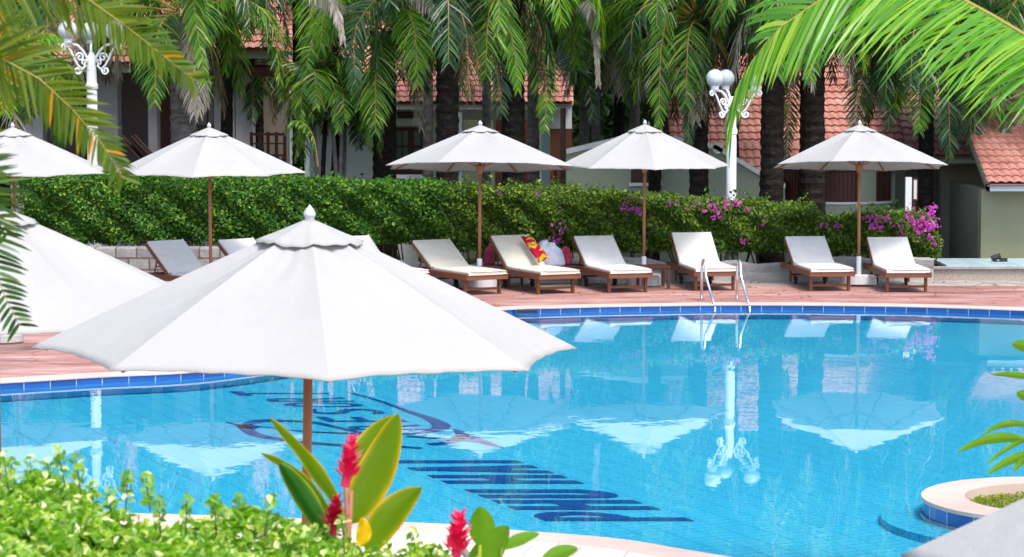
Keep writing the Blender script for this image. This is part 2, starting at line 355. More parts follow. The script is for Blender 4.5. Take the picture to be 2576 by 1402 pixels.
# coping ring with rounded nose, tile wall
n = len(POOL); mb = MB(); ins = offset(POOL, -.025)
for i in range(n):
    for (x, y), z in ((COPE[i], -.03), (COPE[i], .006), (POOL[i], .008), (ins[i], .002), (ins[i], -.012), (POOL[i], -.016)): mb.v.append((x, y, z))
for i in range(n):
    for k in range(5): a = i*6+k; b = ((i+1) % n)*6+k; mb.f.append((a, b, b+1, a+1)); mb.m.append(0)
struct(mb.build('pool_coping', M_coping, smooth=False))
mb = MB(); s = 0; uvs = []
for i in range(n+1):
    p = POOL[i % n]
    if i: s += (Vector(POOL[i % n]) - Vector(POOL[i-1])).length
    for z in (ZF, ZW-.012, 0): mb.v.append((p[0], p[1], z)); uvs.append((s, z + .22))
for i in range(n):
    for k in (0, 1): mb.f.append((3*i+k, 3*i+1+k, 3*i+4+k, 3*i+3+k)); mb.m.append(1-k)
mb.uv = uvs; struct(mb.build('pool_wall_tiles', [M_tile, M_wall]))
mb = MB(); a1, a2 = offset(POOL, 0), offset(POOL, -.09)
for i in range(n): mb.v += [(a1[i][0], a1[i][1], ZF+.004), (a2[i][0], a2[i][1], ZF+.004)]
for i in range(n): j = (i+1) % n; mb.f.append((2*i, 2*i+1, 2*j+1, 2*j)); mb.m.append(0)
struct(mb.build('pool_floor_border', M_line))
# near apron of pale tiles
near = sorted([p for p in COPE if p[1] < 19.3 and -11 < p[0] < 4], key=lambda p: p[0])
mb = MB(); nn_ = len(near)
for p in near: mb.v += [(p[0], p[1]+.02, .004), (p[0], 12.5, .004)]
mb.f = [(2*i, 2*i+1, 2*i+3, 2*i+2) for i in range(nn_-1)]; mb.m = [0]*len(mb.f); struct(mb.build('tiled_apron', M_coptile))

# lettering and emblem laid in the floor (measured on the floor plane)
def fl(px, py): p = at(px, py, ZF); return Vector((p.x, p.y, ZF+.005))
cB = Vector((-.405, .914, 0)); 
P0 = fl(1748, 1312)                          # foot of the first letter
O1 = fl(1748,1312); T1 = fl(1392,1313)       # baseline start, cap direction
U = Vector((-1, 0, 0)); capH = 1.19
Bend = fl(1413.5,1198); B = (Bend - O1); B /= 5.0   # baseline unit in letter cells
def L(u, v): return O1 + B*u + U*(v*capH)
mb = MB()
LZ = [0]
def quad(pts): LZ[0] += .00003; mb.add([L(*p) + Vector((0,0,LZ[0])) for p in pts], [tuple(range(len(pts)))])
def bar(u0, u1, v0, v1): quad([(u0, v0), (u1, v0), (u1, v1), (u0, v1)])
# cells measured from the photo: P 0-.75, H 1.15-2.1, U 2.35-3.2, H 4.05-5.0, A 5.2-6.1, I 6.45-6.8
def arc_band(u0, uc, v0, v1, w, out, n=14):
    pts = []
    for k in range(n+1):
        a = -math.pi/2 + math.pi*k/n; pts.append((a,))
    for k in range(n):
        a, b = -math.pi/2 + math.pi*k/n, -math.pi/2 + math.pi*(k+1)/n
        vc = (v0+v1)/2; hv = (v1-v0)/2; hu = out
        q = []
        for ang, s_ in ((a, 1), (b, 1), (b, 0), (a, 0)):
            ru = hu*math.cos(ang) if s_ else (hu-w)*math.cos(ang); rv = hv*math.sin(ang) if s_ else (hv-.16)*math.sin(ang)
            q.append((u0+ru, vc+rv))
        quad(q)
def letter_P(u):
    bar(u, u+.35, 0, 1); arc_band(u+.34, 0, .36, 1.0, .34, .60)
def letter_H(u):
    bar(u, u+.35, 0, 1); bar(u+.67, u+1.02, 0, 1); bar(u+.35, u+.67, .42, .62)
def letter_U(u):
    bar(u, u+.36, .14, 1); bar(u+.60, u+.96, .14, 1)
    for k in range(12):
        a, b = math.pi + math.pi*k/12, math.pi + math.pi*(k+1)/12
        quad([(u+.45+.45*math.cos(a), .16+.16*math.sin(a)), (u+.45+.45*math.cos(b), .16+.16*math.sin(b)), (u+.45+.13*math.cos(b), .24+.06*math.sin(b)), (u+.45+.13*math.cos(a), .24+.06*math.sin(a))])
def letter_A(u):
    quad([(u,0),(u+.33,0),(u+.72,1),(u+.36,1)]); quad([(u+.68,0),(u+1.02,0),(u+.70,1),(u+.36,1)]); bar(u+.2,u+.8,.24,.38)
letter_P(0); letter_H(1.15); letter_U(2.4); letter_H(4.05); letter_A(5.3); bar(6.6, 6.95, 0, 1)

struct(mb.build('pool_floor_lettering', M_letter))
# second word, built-in typeface, laid along its measured slope
def tletter(ch, px0, px1, py, hgt):
    cu = bpy.data.curves.new('l', 'FONT'); cu.body = ch; cu.resolution_u = 5; cu.size = 1; cu.offset = .004
    ob = bpy.data.objects.new('l', cu); C.objects.link(ob); bpy.context.view_layer.update()
    me = bpy.data.meshes.new_from_object(ob.evaluated_get(bpy.context.evaluated_depsgraph_get()))
    xs = [v.co.x for v in me.vertices]; x0, x1 = min(xs), max(xs); ys = [v.co.y for v in me.vertices]; y0, y1 = min(ys), max(ys)
    top, bot = fl(px0, py), fl(px1, py)
    vs = []
    for v in me.vertices:
        a = (v.co.x-x0)/max(x1-x0, .01); b = (v.co.y-y0)/(y1-y0)
        vs.append(bot.lerp(top, b) + cB*(hgt*(a-.5)))
    mb2.add(vs, [tuple(p.vertices) for p in me.polygons]); bpy.data.objects.remove(ob); bpy.data.curves.remove(cu)
mb2 = MB()
for ch, a, b, y, h_ in (('T',590,827,991,.40), ('R',665,878,1006,.40), ('O',713,913,1019.5,.40), ('S',772,962,1036,.46), ('E',809,1010,1056,.42), ('R',870,1070,1076,.42)): tletter(ch, a, b, y, h_)
struct(mb2.build('pool_floor_word', M_letter))
# emblem strokes: (px, py, half width in photo pixels)
def q(cx, cy): return ((600+.3494*cx)*.8587, (1080+.3494*cy)*.8587)
mb = MB()
def stroke(pts):
    P = [(*q(x, y), w) for x, y, w in pts]; sm = []
    for i in range(len(P)-1):
        p0, p1, p2, p3 = (np.array(P[min(max(i+k-1, 0), len(P)-1)]) for k in range(4))
        for j in range(8):
            t = j/8; sm.append(.5*((2*p1) + (-p0+p2)*t + (2*p0-5*p1+4*p2-p3)*t*t + (-p0+3*p1-3*p2+p3)*t**3))
    sm.append(np.array(P[-1])); vs = []
    W_ = [fl(x, y) for x, y, w in sm]
    for i, (x, y, w) in enumerate(sm):
        t = (W_[min(i+1, len(sm)-1)] - W_[max(i-1, 0)]); t.z = 0; t.normalize(); nrm = Vector((-t.y, t.x, 0)); ww = max(w, .4)*.0105
        vs += [W_[i] + nrm*ww, W_[i] - nrm*ww]
    mb.add(vs, [(2*i, 2*i+1, 2*i+3, 2*i+2) for i in range(len(sm)-1)])
stroke([(170,450,.6),(310,480,3),(400,455,7),(520,440,7),(870,452,4),(1080,490,3.5),(1250,530,2.5),(1420,555,3),(1700,552,3),(1880,530,6),(1985,490,9),(1900,430,6),(1700,360,3),(1450,270,2),(1190,200,1)])
stroke([(310,480,6),(420,555,6),(620,595,5),(900,628,5),(1200,650,5),(1500,652,5),(1820,672,3)])
stroke([(330,478,7),(380,500,9),(440,490,2),(650,515,1.5),(900,535,2.5),(1200,548,3),(1420,556,3)])
stroke([(1690,572,3),(1900,585,3),(2070,598,5),(2160,570,7),(2140,540,5),(2085,515,1)])
stroke([(1880,640,7),(2060,622,6),(2160,575,8),(2260,590,6),(2380,635,5),(2500,668,2)])
stroke([(2120,600,4),(2230,612,3),(2320,625,3),(2420,650,2)])
for i, v_ in enumerate(mb.v): mb.v[i] = (v_[0], v_[1], ZF+.008)
struct(mb.build('pool_floor_emblem', M_letter))

# peninsula planter with coping, and the step below the water round it
def stadium(cx, cy, r, x1, n=22):
    return [(cx + r*math.cos(a), cy + r*math.sin(a)) for a in [math.pi*1.5 - math.pi*k/n for k in range(n+1)]] + [(x1, cy + r), (x1, cy - r)]
PC = (4.29, 19.40)
so, si, ss = stadium(*PC, 1.06, 13.2), stadium(*PC, .72, 13.0), stadium(*PC, 1.38, 12.0)
def ring(outer, inner, z, zi, m, name, zo=None):
    mb = MB(); n = len(outer)
    for i in range(n): mb.v += [(outer[i][0], outer[i][1], zo if zo is not None else z-.03), (outer[i][0], outer[i][1], z), (inner[i][0], inner[i][1], z), (inner[i][0], inner[i][1], zi)]
    for i in range(n):
        j = (i+1) % n
        for k in range(3): mb.f.append((4*i+k, 4*i+k+1, 4*j+k+1, 4*j+k)); mb.m.append(0)
    return mb.build(name, m)
pl = thing('pool_planter', 'rounded planter of cream coping and blue tiles reaching into the pool', 'planter', (0,0,0))
ring(offset(so, -.0) , si, .012, -.16, M_coping, 'coping').parent = pl
mb = MB(); uvs = []; s = 0; inn = so
for i in range(len(inn)):
    if i: s += (Vector(inn[i])-Vector(inn[i-1])).length
    for z in (ZF, -.018): mb.v.append((PC[0]+(inn[i][0]-PC[0])*.985 if i < 23 else inn[i][0], PC[1]+(inn[i][1]-PC[1])*.985, z)); uvs.append((s, z+.22))
for i in range(len(inn)-1): mb.f.append((2*i, 2*i+1, 2*i+3, 2*i+2)); mb.m.append(0)
mb.uv = uvs; mb.build('tile_band', M_tile, pl)
mb = MB().slab(si, -.2, -.085); mb.build('soil', M_soil, pl)
struct(MB().slab(ss, ZF-.01, -.15).build('pool_step', M_floor))

def leaves(pos, size, nrm=None, aspect=.45, fold=.25, jit=1.0, seed=0):
    """rhombus leaves: tip, base, two sides -> two quads folded on the midrib"""
    r = np.random.default_rng(seed); n = len(pos)
    d = r.normal(size=(n,3)); 
    if nrm is not None: d = nrm + d*jit
    d /= np.linalg.norm(d, axis=1)[:,None]
    a = np.cross(d, r.normal(size=(n,3))); a /= np.linalg.norm(a, axis=1)[:,None]
    b = np.cross(d, a); s = (size*r.uniform(.6,1.3,n))[:,None] if np.isscalar(size) else size[:,None]
    p0 = pos - a*s*.5; p5 = pos + a*s*.5 - d*s*.12
    l1 = pos - a*s*.12 + b*s*aspect*.5 + d*s*fold*.3; l2 = pos + a*s*.2 + b*s*aspect*.38 + d*s*fold*.3
    r1 = pos - a*s*.12 - b*s*aspect*.5 + d*s*fold*.3; r2 = pos + a*s*.2 - b*s*aspect*.38 + d*s*fold*.3
    v = np.stack([p0, l1, l2, p5, r2, r1], 1).reshape(-1,3)
    k = np.arange(n)[:,None]*6; f = np.concatenate([k+np.array([0,1,2,3]), k+np.array([0,3,4,5])], 1).reshape(-1,4)
    return v, f
gp = rng.uniform([3.62,18.75,-.088],[8,20.05,-.05],(9000,3))
v, f = leaves(gp, .045, np.tile([0,-.3,.3],(9000,1)), .3); o = npmesh('ground_cover', v, f, M_yshrub, pl)

# ------------------------------------------------------------------ umbrellas
def canopy_mesh(R=1.4, za=2.56, zr=1.90, seed=3):
    r_ = random.Random(seed); NR, NA = 26, 16; vs = []; fs = []
    def P(t, a8):       # t 0..1 radius, a8 in rib units
        k = int(math.floor(a8)) % 8; s = a8 - math.floor(a8)
        A0 = 2*math.pi*k/8; A1 = 2*math.pi*(k+1)/8
        p = Vector((math.cos(A0), math.sin(A0)))*(1-s) + Vector((math.cos(A1), math.sin(A1)))*s
        bow = 4*s*(1-s)
        rr = R*t*(1 - .045*bow*t*t)
        z = za - (za-zr)*(t**1.06) - .030*bow*math.sin(math.pi*min(t*1.05, 1)) + .012*bow*t*t
        z += .004*math.sin(9*t + 5*s + k)*bow
        z += .007*math.sin(20*s + k*1.7 + 3*t)*bow*max(0, .65-t) + .0035*math.sin(31*s*t + 7*t + k*2.3)*bow + .005*math.sin(6*s + 13*t + k)*bow*t
        return (p.x*rr, p.y*rr, z)
    for i in range(NR+1):
        t = .035 + (1-.035)*i/NR
        for j in range(8*NA): vs.append(P(t, j/NA))
    n = 8*NA
    fs = [(i*n+j, i*n+(j+1) % n, (i+1)*n+(j+1) % n, (i+1)*n+j) for i in range(NR) for j in range(n)]
    return vs, fs
def make_umbrella():
    root = thing('patio_umbrella', '', 'umbrella', (0,0,0), 0, 'white market umbrellas around the pool')
    vs, fs = canopy_mesh(); cm = MB().add(vs, fs)
    o = cm.build('canopy', M_canvas, root, smooth=True)
    m = o.modifiers.new('thick', 'SOLIDIFY'); m.thickness = .004; m.offset = -1
    me = o.data
    for e in me.edges:      # seams stay crisp on the ribs
        a, b = e.vertices
        if a % 128 % 16 == 0 and b % 128 % 16 == 0 and a//128 != b//128: e.use_edge_sharp = True
    # stitched seam tapes on the ribs
    # vent cap
    mb = MB(); n = 64; NR = 6
    for i in range(NR+1):
        t = .03 + .97*i/NR
        for j in range(n):
            a = 2*math.pi*j/n; s = (j % 8)/8; bow = 4*s*(1-s); rr = .275*t*(1-.03*bow)
            rr = rr if i < NR else rr*(1 + .02*math.sin(j*2.1))
            z = 2.577 - .118*t - .010*bow*t + (.004*math.sin(j*.785*2+1)+.006*math.sin(j*.39) if i >= NR-1 else 0)
            mb.v.append((rr*math.cos(a), rr*math.sin(a), z))
    mb.f = [(i*n+j, i*n+(j+1) % n, (i+1)*n+(j+1) % n, (i+1)*n+j) for i in range(NR) for j in range(n)]; mb.m = [0]*len(mb.f)
    o = mb.build('vent_cap', M_canvas, root, smooth=True); m = o.modifiers.new('thick', 'SOLIDIFY'); m.thickness = .004
    MB().lathe([(.020,2.555),(.026,2.565),(.024,2.585),(.029,2.59),(.031,2.603),(.020,2.625),(.006,2.643),(.001,2.65)], 16).build('finial', M_finial, root, smooth=True)
    MB().tube([(0,0,.1),(0,0,2.5)], .024, 12).build('pole', M_pole, root, smooth=True)
    MB().lathe([(.035,2.38),(.06,2.42),(.06,2.47),(.03,2.5)], 12).build('top_hub', M_pole, root, smooth=True)
    MB().lathe([(.032,1.80),(.045,1.83),(.06,1.90),(.06,1.94),(.03,1.96)], 12).build('runner', M_pole, root, smooth=True)
    rib = MB().box(.05,.0,-.009,.009,0,0).v and MB()
    p0 = Vector((.05,0,2.49)); p1 = Vector((1.33,0,1.905)); d = (p1-p0).normalized(); nn = Vector((-d.z,0,d.x))
    rib.add([p0+Vector((0,-.009,0)), p0+Vector((0,.009,0)), p0+Vector((0,.009,0))-nn*.028, p0+Vector((0,-.009,0))-nn*.028, p1+Vector((0,-.009,0)), p1+Vector((0,.009,0)), p1+Vector((0,.009,0))-nn*.02, p1+Vector((0,-.009,0))-nn*.02], [(0,1,2,3),(4,7,6,5),(0,4,5,1),(3,2,6,7),(0,3,7,4),(1,5,6,2)])
    ro = rib.build('rib', M_pole, root)
    mid = p0.lerp(p1, .48) - nn*.02
    so_ = MB().tube([(.05,0,1.92), mid], .009, 6).build('strut', M_pole, root)
    for k in range(1, 8):
        for s_ in (ro, so_):
            c = s_.copy(); C.objects.link(c); c.parent = root; c.rotation_euler = (0,0,2*math.pi*k/8)
    MB().lathe([(.038,.14),(.038,.46),(.030,.465)], 14).build('sleeve', M_white, root, smooth=False)
    MB().lathe([(.26,0),(.275,.01),(.275,.15),(.25,.17),(.04,.175)], 28).build('base', M_concrete, root, smooth=False)
    return root
def lean(o, rx, ry): 
    rz = o.rotation_euler.z
    o.rotation_euler = (Matrix.Rotation(math.radians(rx), 3, 'X') @ Matrix.Rotation(math.radians(ry), 3, 'Y') @ Matrix.Rotation(rz, 3, 'Z')).to_euler()
U0 = make_umbrella(); R8 = math.radians
um = [  # px, py on the water plane, base phase, lean x, lean y, label
    (2160,729, 20, -5.2, 0.4, 'white umbrella farthest right on the far deck, between two loungers, its ribs showing from below'),
    (1619,729, -86, 0.2, .2, 'white umbrella on the far deck just left of the lamp post with three globes'),
    (1206,736, 22, -5.0, .3, 'white umbrella in the middle of the far deck, left of the red towel'),
    (531,765, 42, .8, 0, 'white umbrella in front of the veranda with grey columns'),
    (40,764, 30, .8, 0, 'white umbrella at the far left edge, half behind the olive fronds')]
for i, (px, py, ph, lx, ly, lab) in enumerate(um):
    p = at(px, py, ZW); o = U0 if i == 0 else dup(U0, (0,0,0), 0, lab)
    o['label'] = lab; o.scale = ((1.04,1.0,1.13,1.04,1.06)[i],)*2 + (1,); o.location = (p.x, p.y, 0); o.rotation_euler = (0,0,R8(ph)); lean(o, lx, ly)
o = dup(U0, (-9.75, 43.0, -.15), .3, 'small distant white umbrella cut by the left edge of the picture')
pf = atY(779, 555, 12.9)
o = dup(U0, (pf.x-.045, 12.9, 0), R8(-81.5), 'large white umbrella in the foreground standing before the pool with its canopy seen from above'); lean(o, 0, 1.0); o.scale = (1.015,1.015,1)
ps = atY(-14, 600, 15.5)
o = dup(U0, (ps.x, 15.5, -.05), R8(-52), 'white umbrella behind the foreground one, cut by the left edge beside the green frond'); lean(o, 1.0, 0)
o = dup(U0, (2.45, 6.55, 0), R8(-12), 'blurred white umbrella corner at the lower right, nearest of all'); lean(o, 0, 0); o.scale = (1,1,1.04)

# ------------------------------------------------------------------ loungers (local x: head 0 -> foot 2.0)
def cushion(pts, w, th, name, m, parent):      # profile line in xz, boxed cushion with soft edges
    mb = MB(); n = len(pts); nw = 6
    for face in (1, 0):
        for i, (x, z) in enumerate(pts):
            d = Vector(pts[min(i+1, n-1)]) - Vector(pts[max(i-1, 0)]); d.normalize(); nx, nz = -d.y, d.x
            for j in range(nw+1):
                y = -w/2 + w*j/nw; e = 1 if face == 0 else (1 - .25*(1 if j in (0, nw) or i in (0, n-1) else 0))
                t = th*face*e; 
                if face and 0 < i < n-1 and 0 < j < nw: t += .006*math.sin(i*2.3+j*1.1)
                mb.v.append((x + nx*t, y, z + nz*t))
    N = n*(nw+1); idx = lambda f, i, j: f*N + i*(nw+1) + j
    for i in range(n-1):
        for j in range(nw):
            mb.f.append((idx(0,i,j), idx(0,i+1,j), idx(0,i+1,j+1), idx(0,i,j+1))); mb.f.append((idx(1,i,j), idx(1,i,j+1), idx(1,i+1,j+1), idx(1,i+1,j)))
        for j in (0, nw): mb.f.append((idx(0,i,j), idx(1,i,j), idx(1,i+1,j), idx(0,i+1,j)))
    for i in (0, n-1):
        for j in range(nw): mb.f.append((idx(0,i,j), idx(0,i,j+1), idx(1,i,j+1), idx(1,i,j)))
    mb.m = [0]*len(mb.f); return mb.build(name, m, parent, smooth=False, bevel=.012)
def lounger(angle, fabric, label, loc, rz):
    t = thing('sun_lounger', label, 'sun lounger', loc, rz, 'teak sun loungers with pale cushions on the far deck')
    a = math.radians(angle); hx, hz, bl = .80, .325, .76
    mb = MB()
    for s in (-1, 1): mb.box(0, 2.0, s*.345-.016, s*.345+.016, .235, .325)
    mb.box(1.965, 2.0, -.329, .329, .235, .325); mb.box(0, .03, -.329, .329, .25, .31)
    mb.build('frame', M_teak, t, bevel=.004)
    mb = MB()
    for k in range(12): x = hx + .03 + k*.096; mb.box(x, x+.07, -.328, .328, .300, .318)
    mb.build('slatted_seat', M_teak, t)
    for s in (-1, 1):
        MB().box(1.80, 1.86, s*.30-.022, s*.30+.022, 0, .30).build('leg', M_teak, t, bevel=.004)
        MB().box(.42, .47, s*.30-.02, s*.30+.02, .10 if 0 else 0.04, .30).build('leg', M_teak, t, bevel=.004)
        M = Matrix.Translation((.56, s*.24, .055)) @ Matrix.Rotation(math.pi/2, 4, 'X')
        MB().lathe([(.052,-.018),(.055,-.01),(.055,.01),(.052,.018)], 16, M).build('wheel', M_rubber, t)
        MB().box(.54,.58, s*.24-.03, s*.24+.03, .07, .13).build('wheel_bracket', M_rubber, t)
    MB().box(1.815, 1.845, -.278, .278, .07, .105).build('stretcher', M_teak, t)
    MB().box(.43,.46,-.28,.28,.14,.165).box(.46,.60,-.26,-.23,.11,.14).box(.46,.60,.23,.26,.11,.14).build('wheel_rail', M_darkwood, t)
    # backrest rotates about the hinge
    Mb = Matrix.Translation((hx, 0, hz)) @ Matrix.Rotation(a, 4, 'Y')      # local -x runs up the backrest
    mb = MB()
    for s in (-1, 1): mb.box(-bl, 0, s*.322-.018, s*.322+.018, -.045, .0, Mb)
    mb.box(-bl, -bl+.04, -.304, .304, -.04, -.002, Mb)
    for k in range(7): mb.box(-bl+.07+k*.096, -bl+.14+k*.096, -.304, .304, -.022, -.004, Mb)
    bo = mb.build('backrest', M_teak, t)
    e = Mb @ Vector((-bl*.62, 0, -.03)); mb = MB()
    for s in (-1, 1): mb.tube([(e.x, s*.27, e.z), (e.x-.10 + .0, s*.27, .27)], .013, 6)
    mb.tube([(e.x-.06, -.27, (e.z+.27)/2), (e.x-.06, .27, (e.z+.27)/2)], .01, 6)
    mb.build('prop', M_teak, t)
    cs, sn_ = math.cos(a), math.sin(a)
    back = [(hx - bl*cs*k/5, hz + bl*sn_*k/5 + .002) for k in range(5, -1, -1)]
    cushion([(x+.012*0, z) for x, z in back], .65, .055, 'back_cushion', fabric, t)
    cushion([(hx+.045 + 1.17*k/6, .322) for k in range(7)], .66, .055, 'seat_cushion', fabric, t)
    return t
lg = [ # foot centre px,py on deck, yaw deg (0 = foot straight towards viewer, + = foot to the right), back angle, fabric, label
    (1213,741, 30, 31, M_cushion_shade, 'sun lounger with shade-toned cushion nearest the middle umbrella pole, left of the towels'),
    (1397,739, 26, 37, M_cushion_shade, 'sun lounger with shade-toned cushion next to the red and yellow towel'),
    (1578,736, 17, 34, M_cushion, 'sun lounger with white cushion right of the towel heap, beside the dark side table'),
    (1797,731, 9, 37, M_cushion, 'sun lounger with white cushion behind the steel pool ladder'),
    (2087,732, 7, 31, M_cushion, 'sun lounger with white cushion left of the rightmost umbrella base'),
    (2280,735, 2, 31, M_cushion, 'sun lounger with white cushion farthest right, beside the pebbled wall')]
for px, py, yaw, ba, fb, lab in lg:
    p = at(px, py, 0); y = math.radians(yaw); d = Vector((math.sin(y), -math.cos(y), 0))
    loc = p - d*1.83; lounger(ba, fb, lab, loc, math.atan2(d.y, d.x))
for px, py, Y, yaw, ba, lab in ((412,617, 38.4, 42, 37, 'sun lounger with white cushion against the granite block wall at the left'),
                                (590,616, 38.9, 42, 36, 'sun lounger mostly hidden behind the foreground umbrella, right of an umbrella pole'),
                                (880,597, 39.6, 34, 36, 'sun lounger of which only the top corner shows over the foreground umbrella')):
    p = atY(px, py, Y); y = math.radians(yaw); d = Vector((math.sin(y), -math.cos(y), 0))
    loc = Vector((p.x, p.y, 0)) - d*.18; lounger(ba, M_cushion, lab, loc, math.atan2(d.y, d.x))
# side tables
def table(px, py, label):
    p = at(px, py, 0); t = thing('side_table', label, 'side table', (p.x, p.y, 0), .15, 'dark wooden side tables between the loungers')
    mb = MB()
    for k in range(6): mb.box(-.24+k*.081, -.24+k*.081+.072, -.24, .24, .33, .352)
    mb.build('table_top', M_darkwood, t)
    MB().box(-.22,.22,-.22,-.2,.29,.33).box(-.22,.22,.2,.22,.29,.33).box(-.22,-.2,-.2,.2,.29,.33).box(.2,.22,-.2,.2,.29,.33).build('apron', M_darkwood, t)
    for sx in (-1,1):
        for sy in (-1,1): MB().box(sx*.205-.022, sx*.205+.022, sy*.205-.022, sy*.205+.022, 0, .29).build('leg', M_darkwood, t)
table(1643, 724, 'dark wooden side table between the umbrella base and the lounger behind the ladder')
table(1243, 724, 'dark wooden side table under the middle umbrella beside the shade-toned lounger')
# white buckets beside two umbrella bases
for px, lab in ((1648, 'white plastic tub beside the side table and umbrella base'), (1222+8, 'white plastic tub under the middle umbrella')):
    p = at(px-4, 716, 0); tt = tag(MB().lathe([(.10,0),(.115,.17),(.12,.175),(.11,.175),(.095,.02)], 18).build('white_tub', M_white), lab, 'tub', 'white tubs by the umbrella bases'); tt.location = (p.x, p.y, 0)

# ------------------------------------------------------------------ towels
M_towelr = mat('red_yellow_towel', (.5,.02,.04), .95, spec=.1)
wv_ = nd(M_towelr, 'ShaderNodeTexNoise'); wv_.inputs['Scale'].default_value = 4.5; wv_.inputs['Detail'].default_value = 1; lk(M_towelr, coords(M_towelr, (1,1,1), kind='Generated'), wv_.inputs['Vector'])
base(M_towelr, ramp(M_towelr, wv_.outputs['Fac'], [(.0,(.35,.008,.03)), (.555,(.33,.008,.03)), (.565,(.50,.36,.02)), (.61,(.50,.36,.02)), (.62,(.22,.02,.02)), (.66,(.50,.36,.02))]))
M_towelw = mottled('white_blue_towel', (.24,.29,.42), (.44,.47,.54), 6, .95, .5, .02)
M_pink = mottled('crimson_cloth', (.30,.02,.05), (.42,.07,.12), 7, .9, .4, .02)
def heap(name, label, px, Y, sx, sy, sz, z0, m, sd, rot=0):
    p = atY(px, 650, Y); mb = MB(); n = 26; r_ = random.Random(sd); ph = [r_.uniform(0,6.3) for _ in range(8)]
    vs = []; K = 12
    for i in range(K+1):
        th = (math.pi/2)*i/K
        for j in range(n):
            a = 2*math.pi*j/n
            rr = math.cos(th)**.55 * (1 + .09*math.sin(3*a+ph[0]) + .06*math.sin(7*a+ph[1]) + .04*math.sin(9*a+5*th+ph[2]))
            vs.append((sx*rr*math.cos(a), sy*rr*math.sin(a), sz*math.sin(th)*(1 + .08*math.sin(4*a+6*th+ph[3])+.10*math.cos(a+ph[4]))))
    fs = [(i*n+j, i*n+(j+1) % n, (i+1)*n+(j+1) % n, (i+1)*n+j) for i in range(K) for j in range(n)] + [tuple(range(n-1,-1,-1))]
    o = mb.add(vs, fs).build(name, m, smooth=True); o.location = (p.x, p.y, z0); o.rotation_euler = (0,0,rot); return tag(o, label, 'towel')
heap('towel', 'crumpled white and pale blue towel heaped between two loungers', 1378, 39.7, .25, .20, .36, .32, M_towelw, 3)
heap('towel', 'crimson towel end hanging right of the pale blue towel heap', 1424, 39.9, .10, .10, .26, .33, M_pink, 5)
heap('towel', 'pink towel showing behind the backrest left of the towelled lounger', 1230, 40.3, .09, .12, .30, .30, M_pink, 8)
st = MB().box(-.5,.5,-.22,.22,.30,.325)
for sx in (-1,1):
    for sy in (-1,1): st.box(sx*.46-.02, sx*.46+.02, sy*.19-.02, sy*.19+.02, 0, .30)
p = atY(1385, 650, 39.8); o = st.build('low_bench', M_darkwood); o.location = (p.x, p.y+.02, 0); tag(o, 'low dark wooden bench under the towel heap between loungers', 'bench')
mb = MB(); c4 = [atY(1310,596,39.45), atY(1340,596,39.45), atY(1381,648,39.0), atY(1356,662,39.0)]; nn = 10
for i in range(nn+1):
    for j in range(6):
        a = c4[0].lerp(c4[1], j/5); b = c4[3].lerp(c4[2], j/5); p = a.lerp(b, i/nn)
        mb.v.append((p.x, p.y + .02*math.sin(j*1.7+i*.5), p.z + .012*math.sin(j*2.2)))
mb.f = [(i*6+j, i*6+j+1, (i+1)*6+j+1, (i+1)*6+j) for i in range(nn) for j in range(5)]; mb.m = [0]*len(mb.f)
o = mb.build('patterned_towel', M_towelr, smooth=True); o.modifiers.new('thick','SOLIDIFY').thickness = .012
tag(o, 'crimson towel with yellow pattern draped beside the shade-toned backrest', 'towel')

p = at(12, 862, 0); o = MB().lathe([(.22,0),(.24,.02),(.23,.10),(.19,.13),(.05,.14)], 24).build('stone_base', M_rock); o.location = (p.x, p.y, 0); tag(o, 'round grey stone base on the red deck at the left edge', 'stone base')
# ------------------------------------------------------------------ ladder, skimmers
lt = thing('pool_ladder', 'steel pool ladder with two arched handrails at the far pool edge', 'ladder', (0,0,0))
for a, b in (((1765,754),(1799,772)), ((1854,754),(1886,772))):
    A = at(*a, 0); Bq = at(*b, -.03); d = (Bq-A); d.z = 0; Ld = d.length; d.normalize(); pts = [A, A+Vector((0,0,.42))]
    for k in range(1, 10):
        th = math.pi*k/10; c = A + d*.12 + Vector((0,0,.45)); pts.append(c + d*(-.12*math.cos(th)) + Vector((0,0,.15*math.sin(th))))
    pts += [A + d*(.27) + Vector((0,0,.36)), A + d*(Ld*.75) + Vector((0,0,.10)), A + d*Ld + Vector((0,0,-.05)), A + d*(Ld+.03) + Vector((0,0,ZF-0))]
    MB().tube(pts, .021, 10).build('handrail', M_steel, lt, smooth=True)
    MB().lathe([(.045,0),(.045,.008),(.03,.014)], 14, Matrix.Translation(A)).build('flange', M_steel, lt)
for px, py, lab in ((1325,786,'dark skimmer slot in the tile band left of the ladder'), (2422,781,'dark skimmer slot in the tile band at the right')):
    p = at(px, py-9, 0); t = thing('skimmer', lab, 'skimmer', (p.x, p.y-.02, 0), 0, 'skimmer slots in the pool wall')
    MB().box(-.15,.15,-.012,.02,-.062,-.022).build('opening', M_rubber, t)
    MB().box(-.17,.17,-.016,.02,-.022,-.016).box(-.17,.17,-.016,.02,-.070,-.062).box(-.17,-.15,-.016,.02,-.062,-.022).box(.15,.17,-.016,.02,-.062,-.022).build('surround', M_line, t)

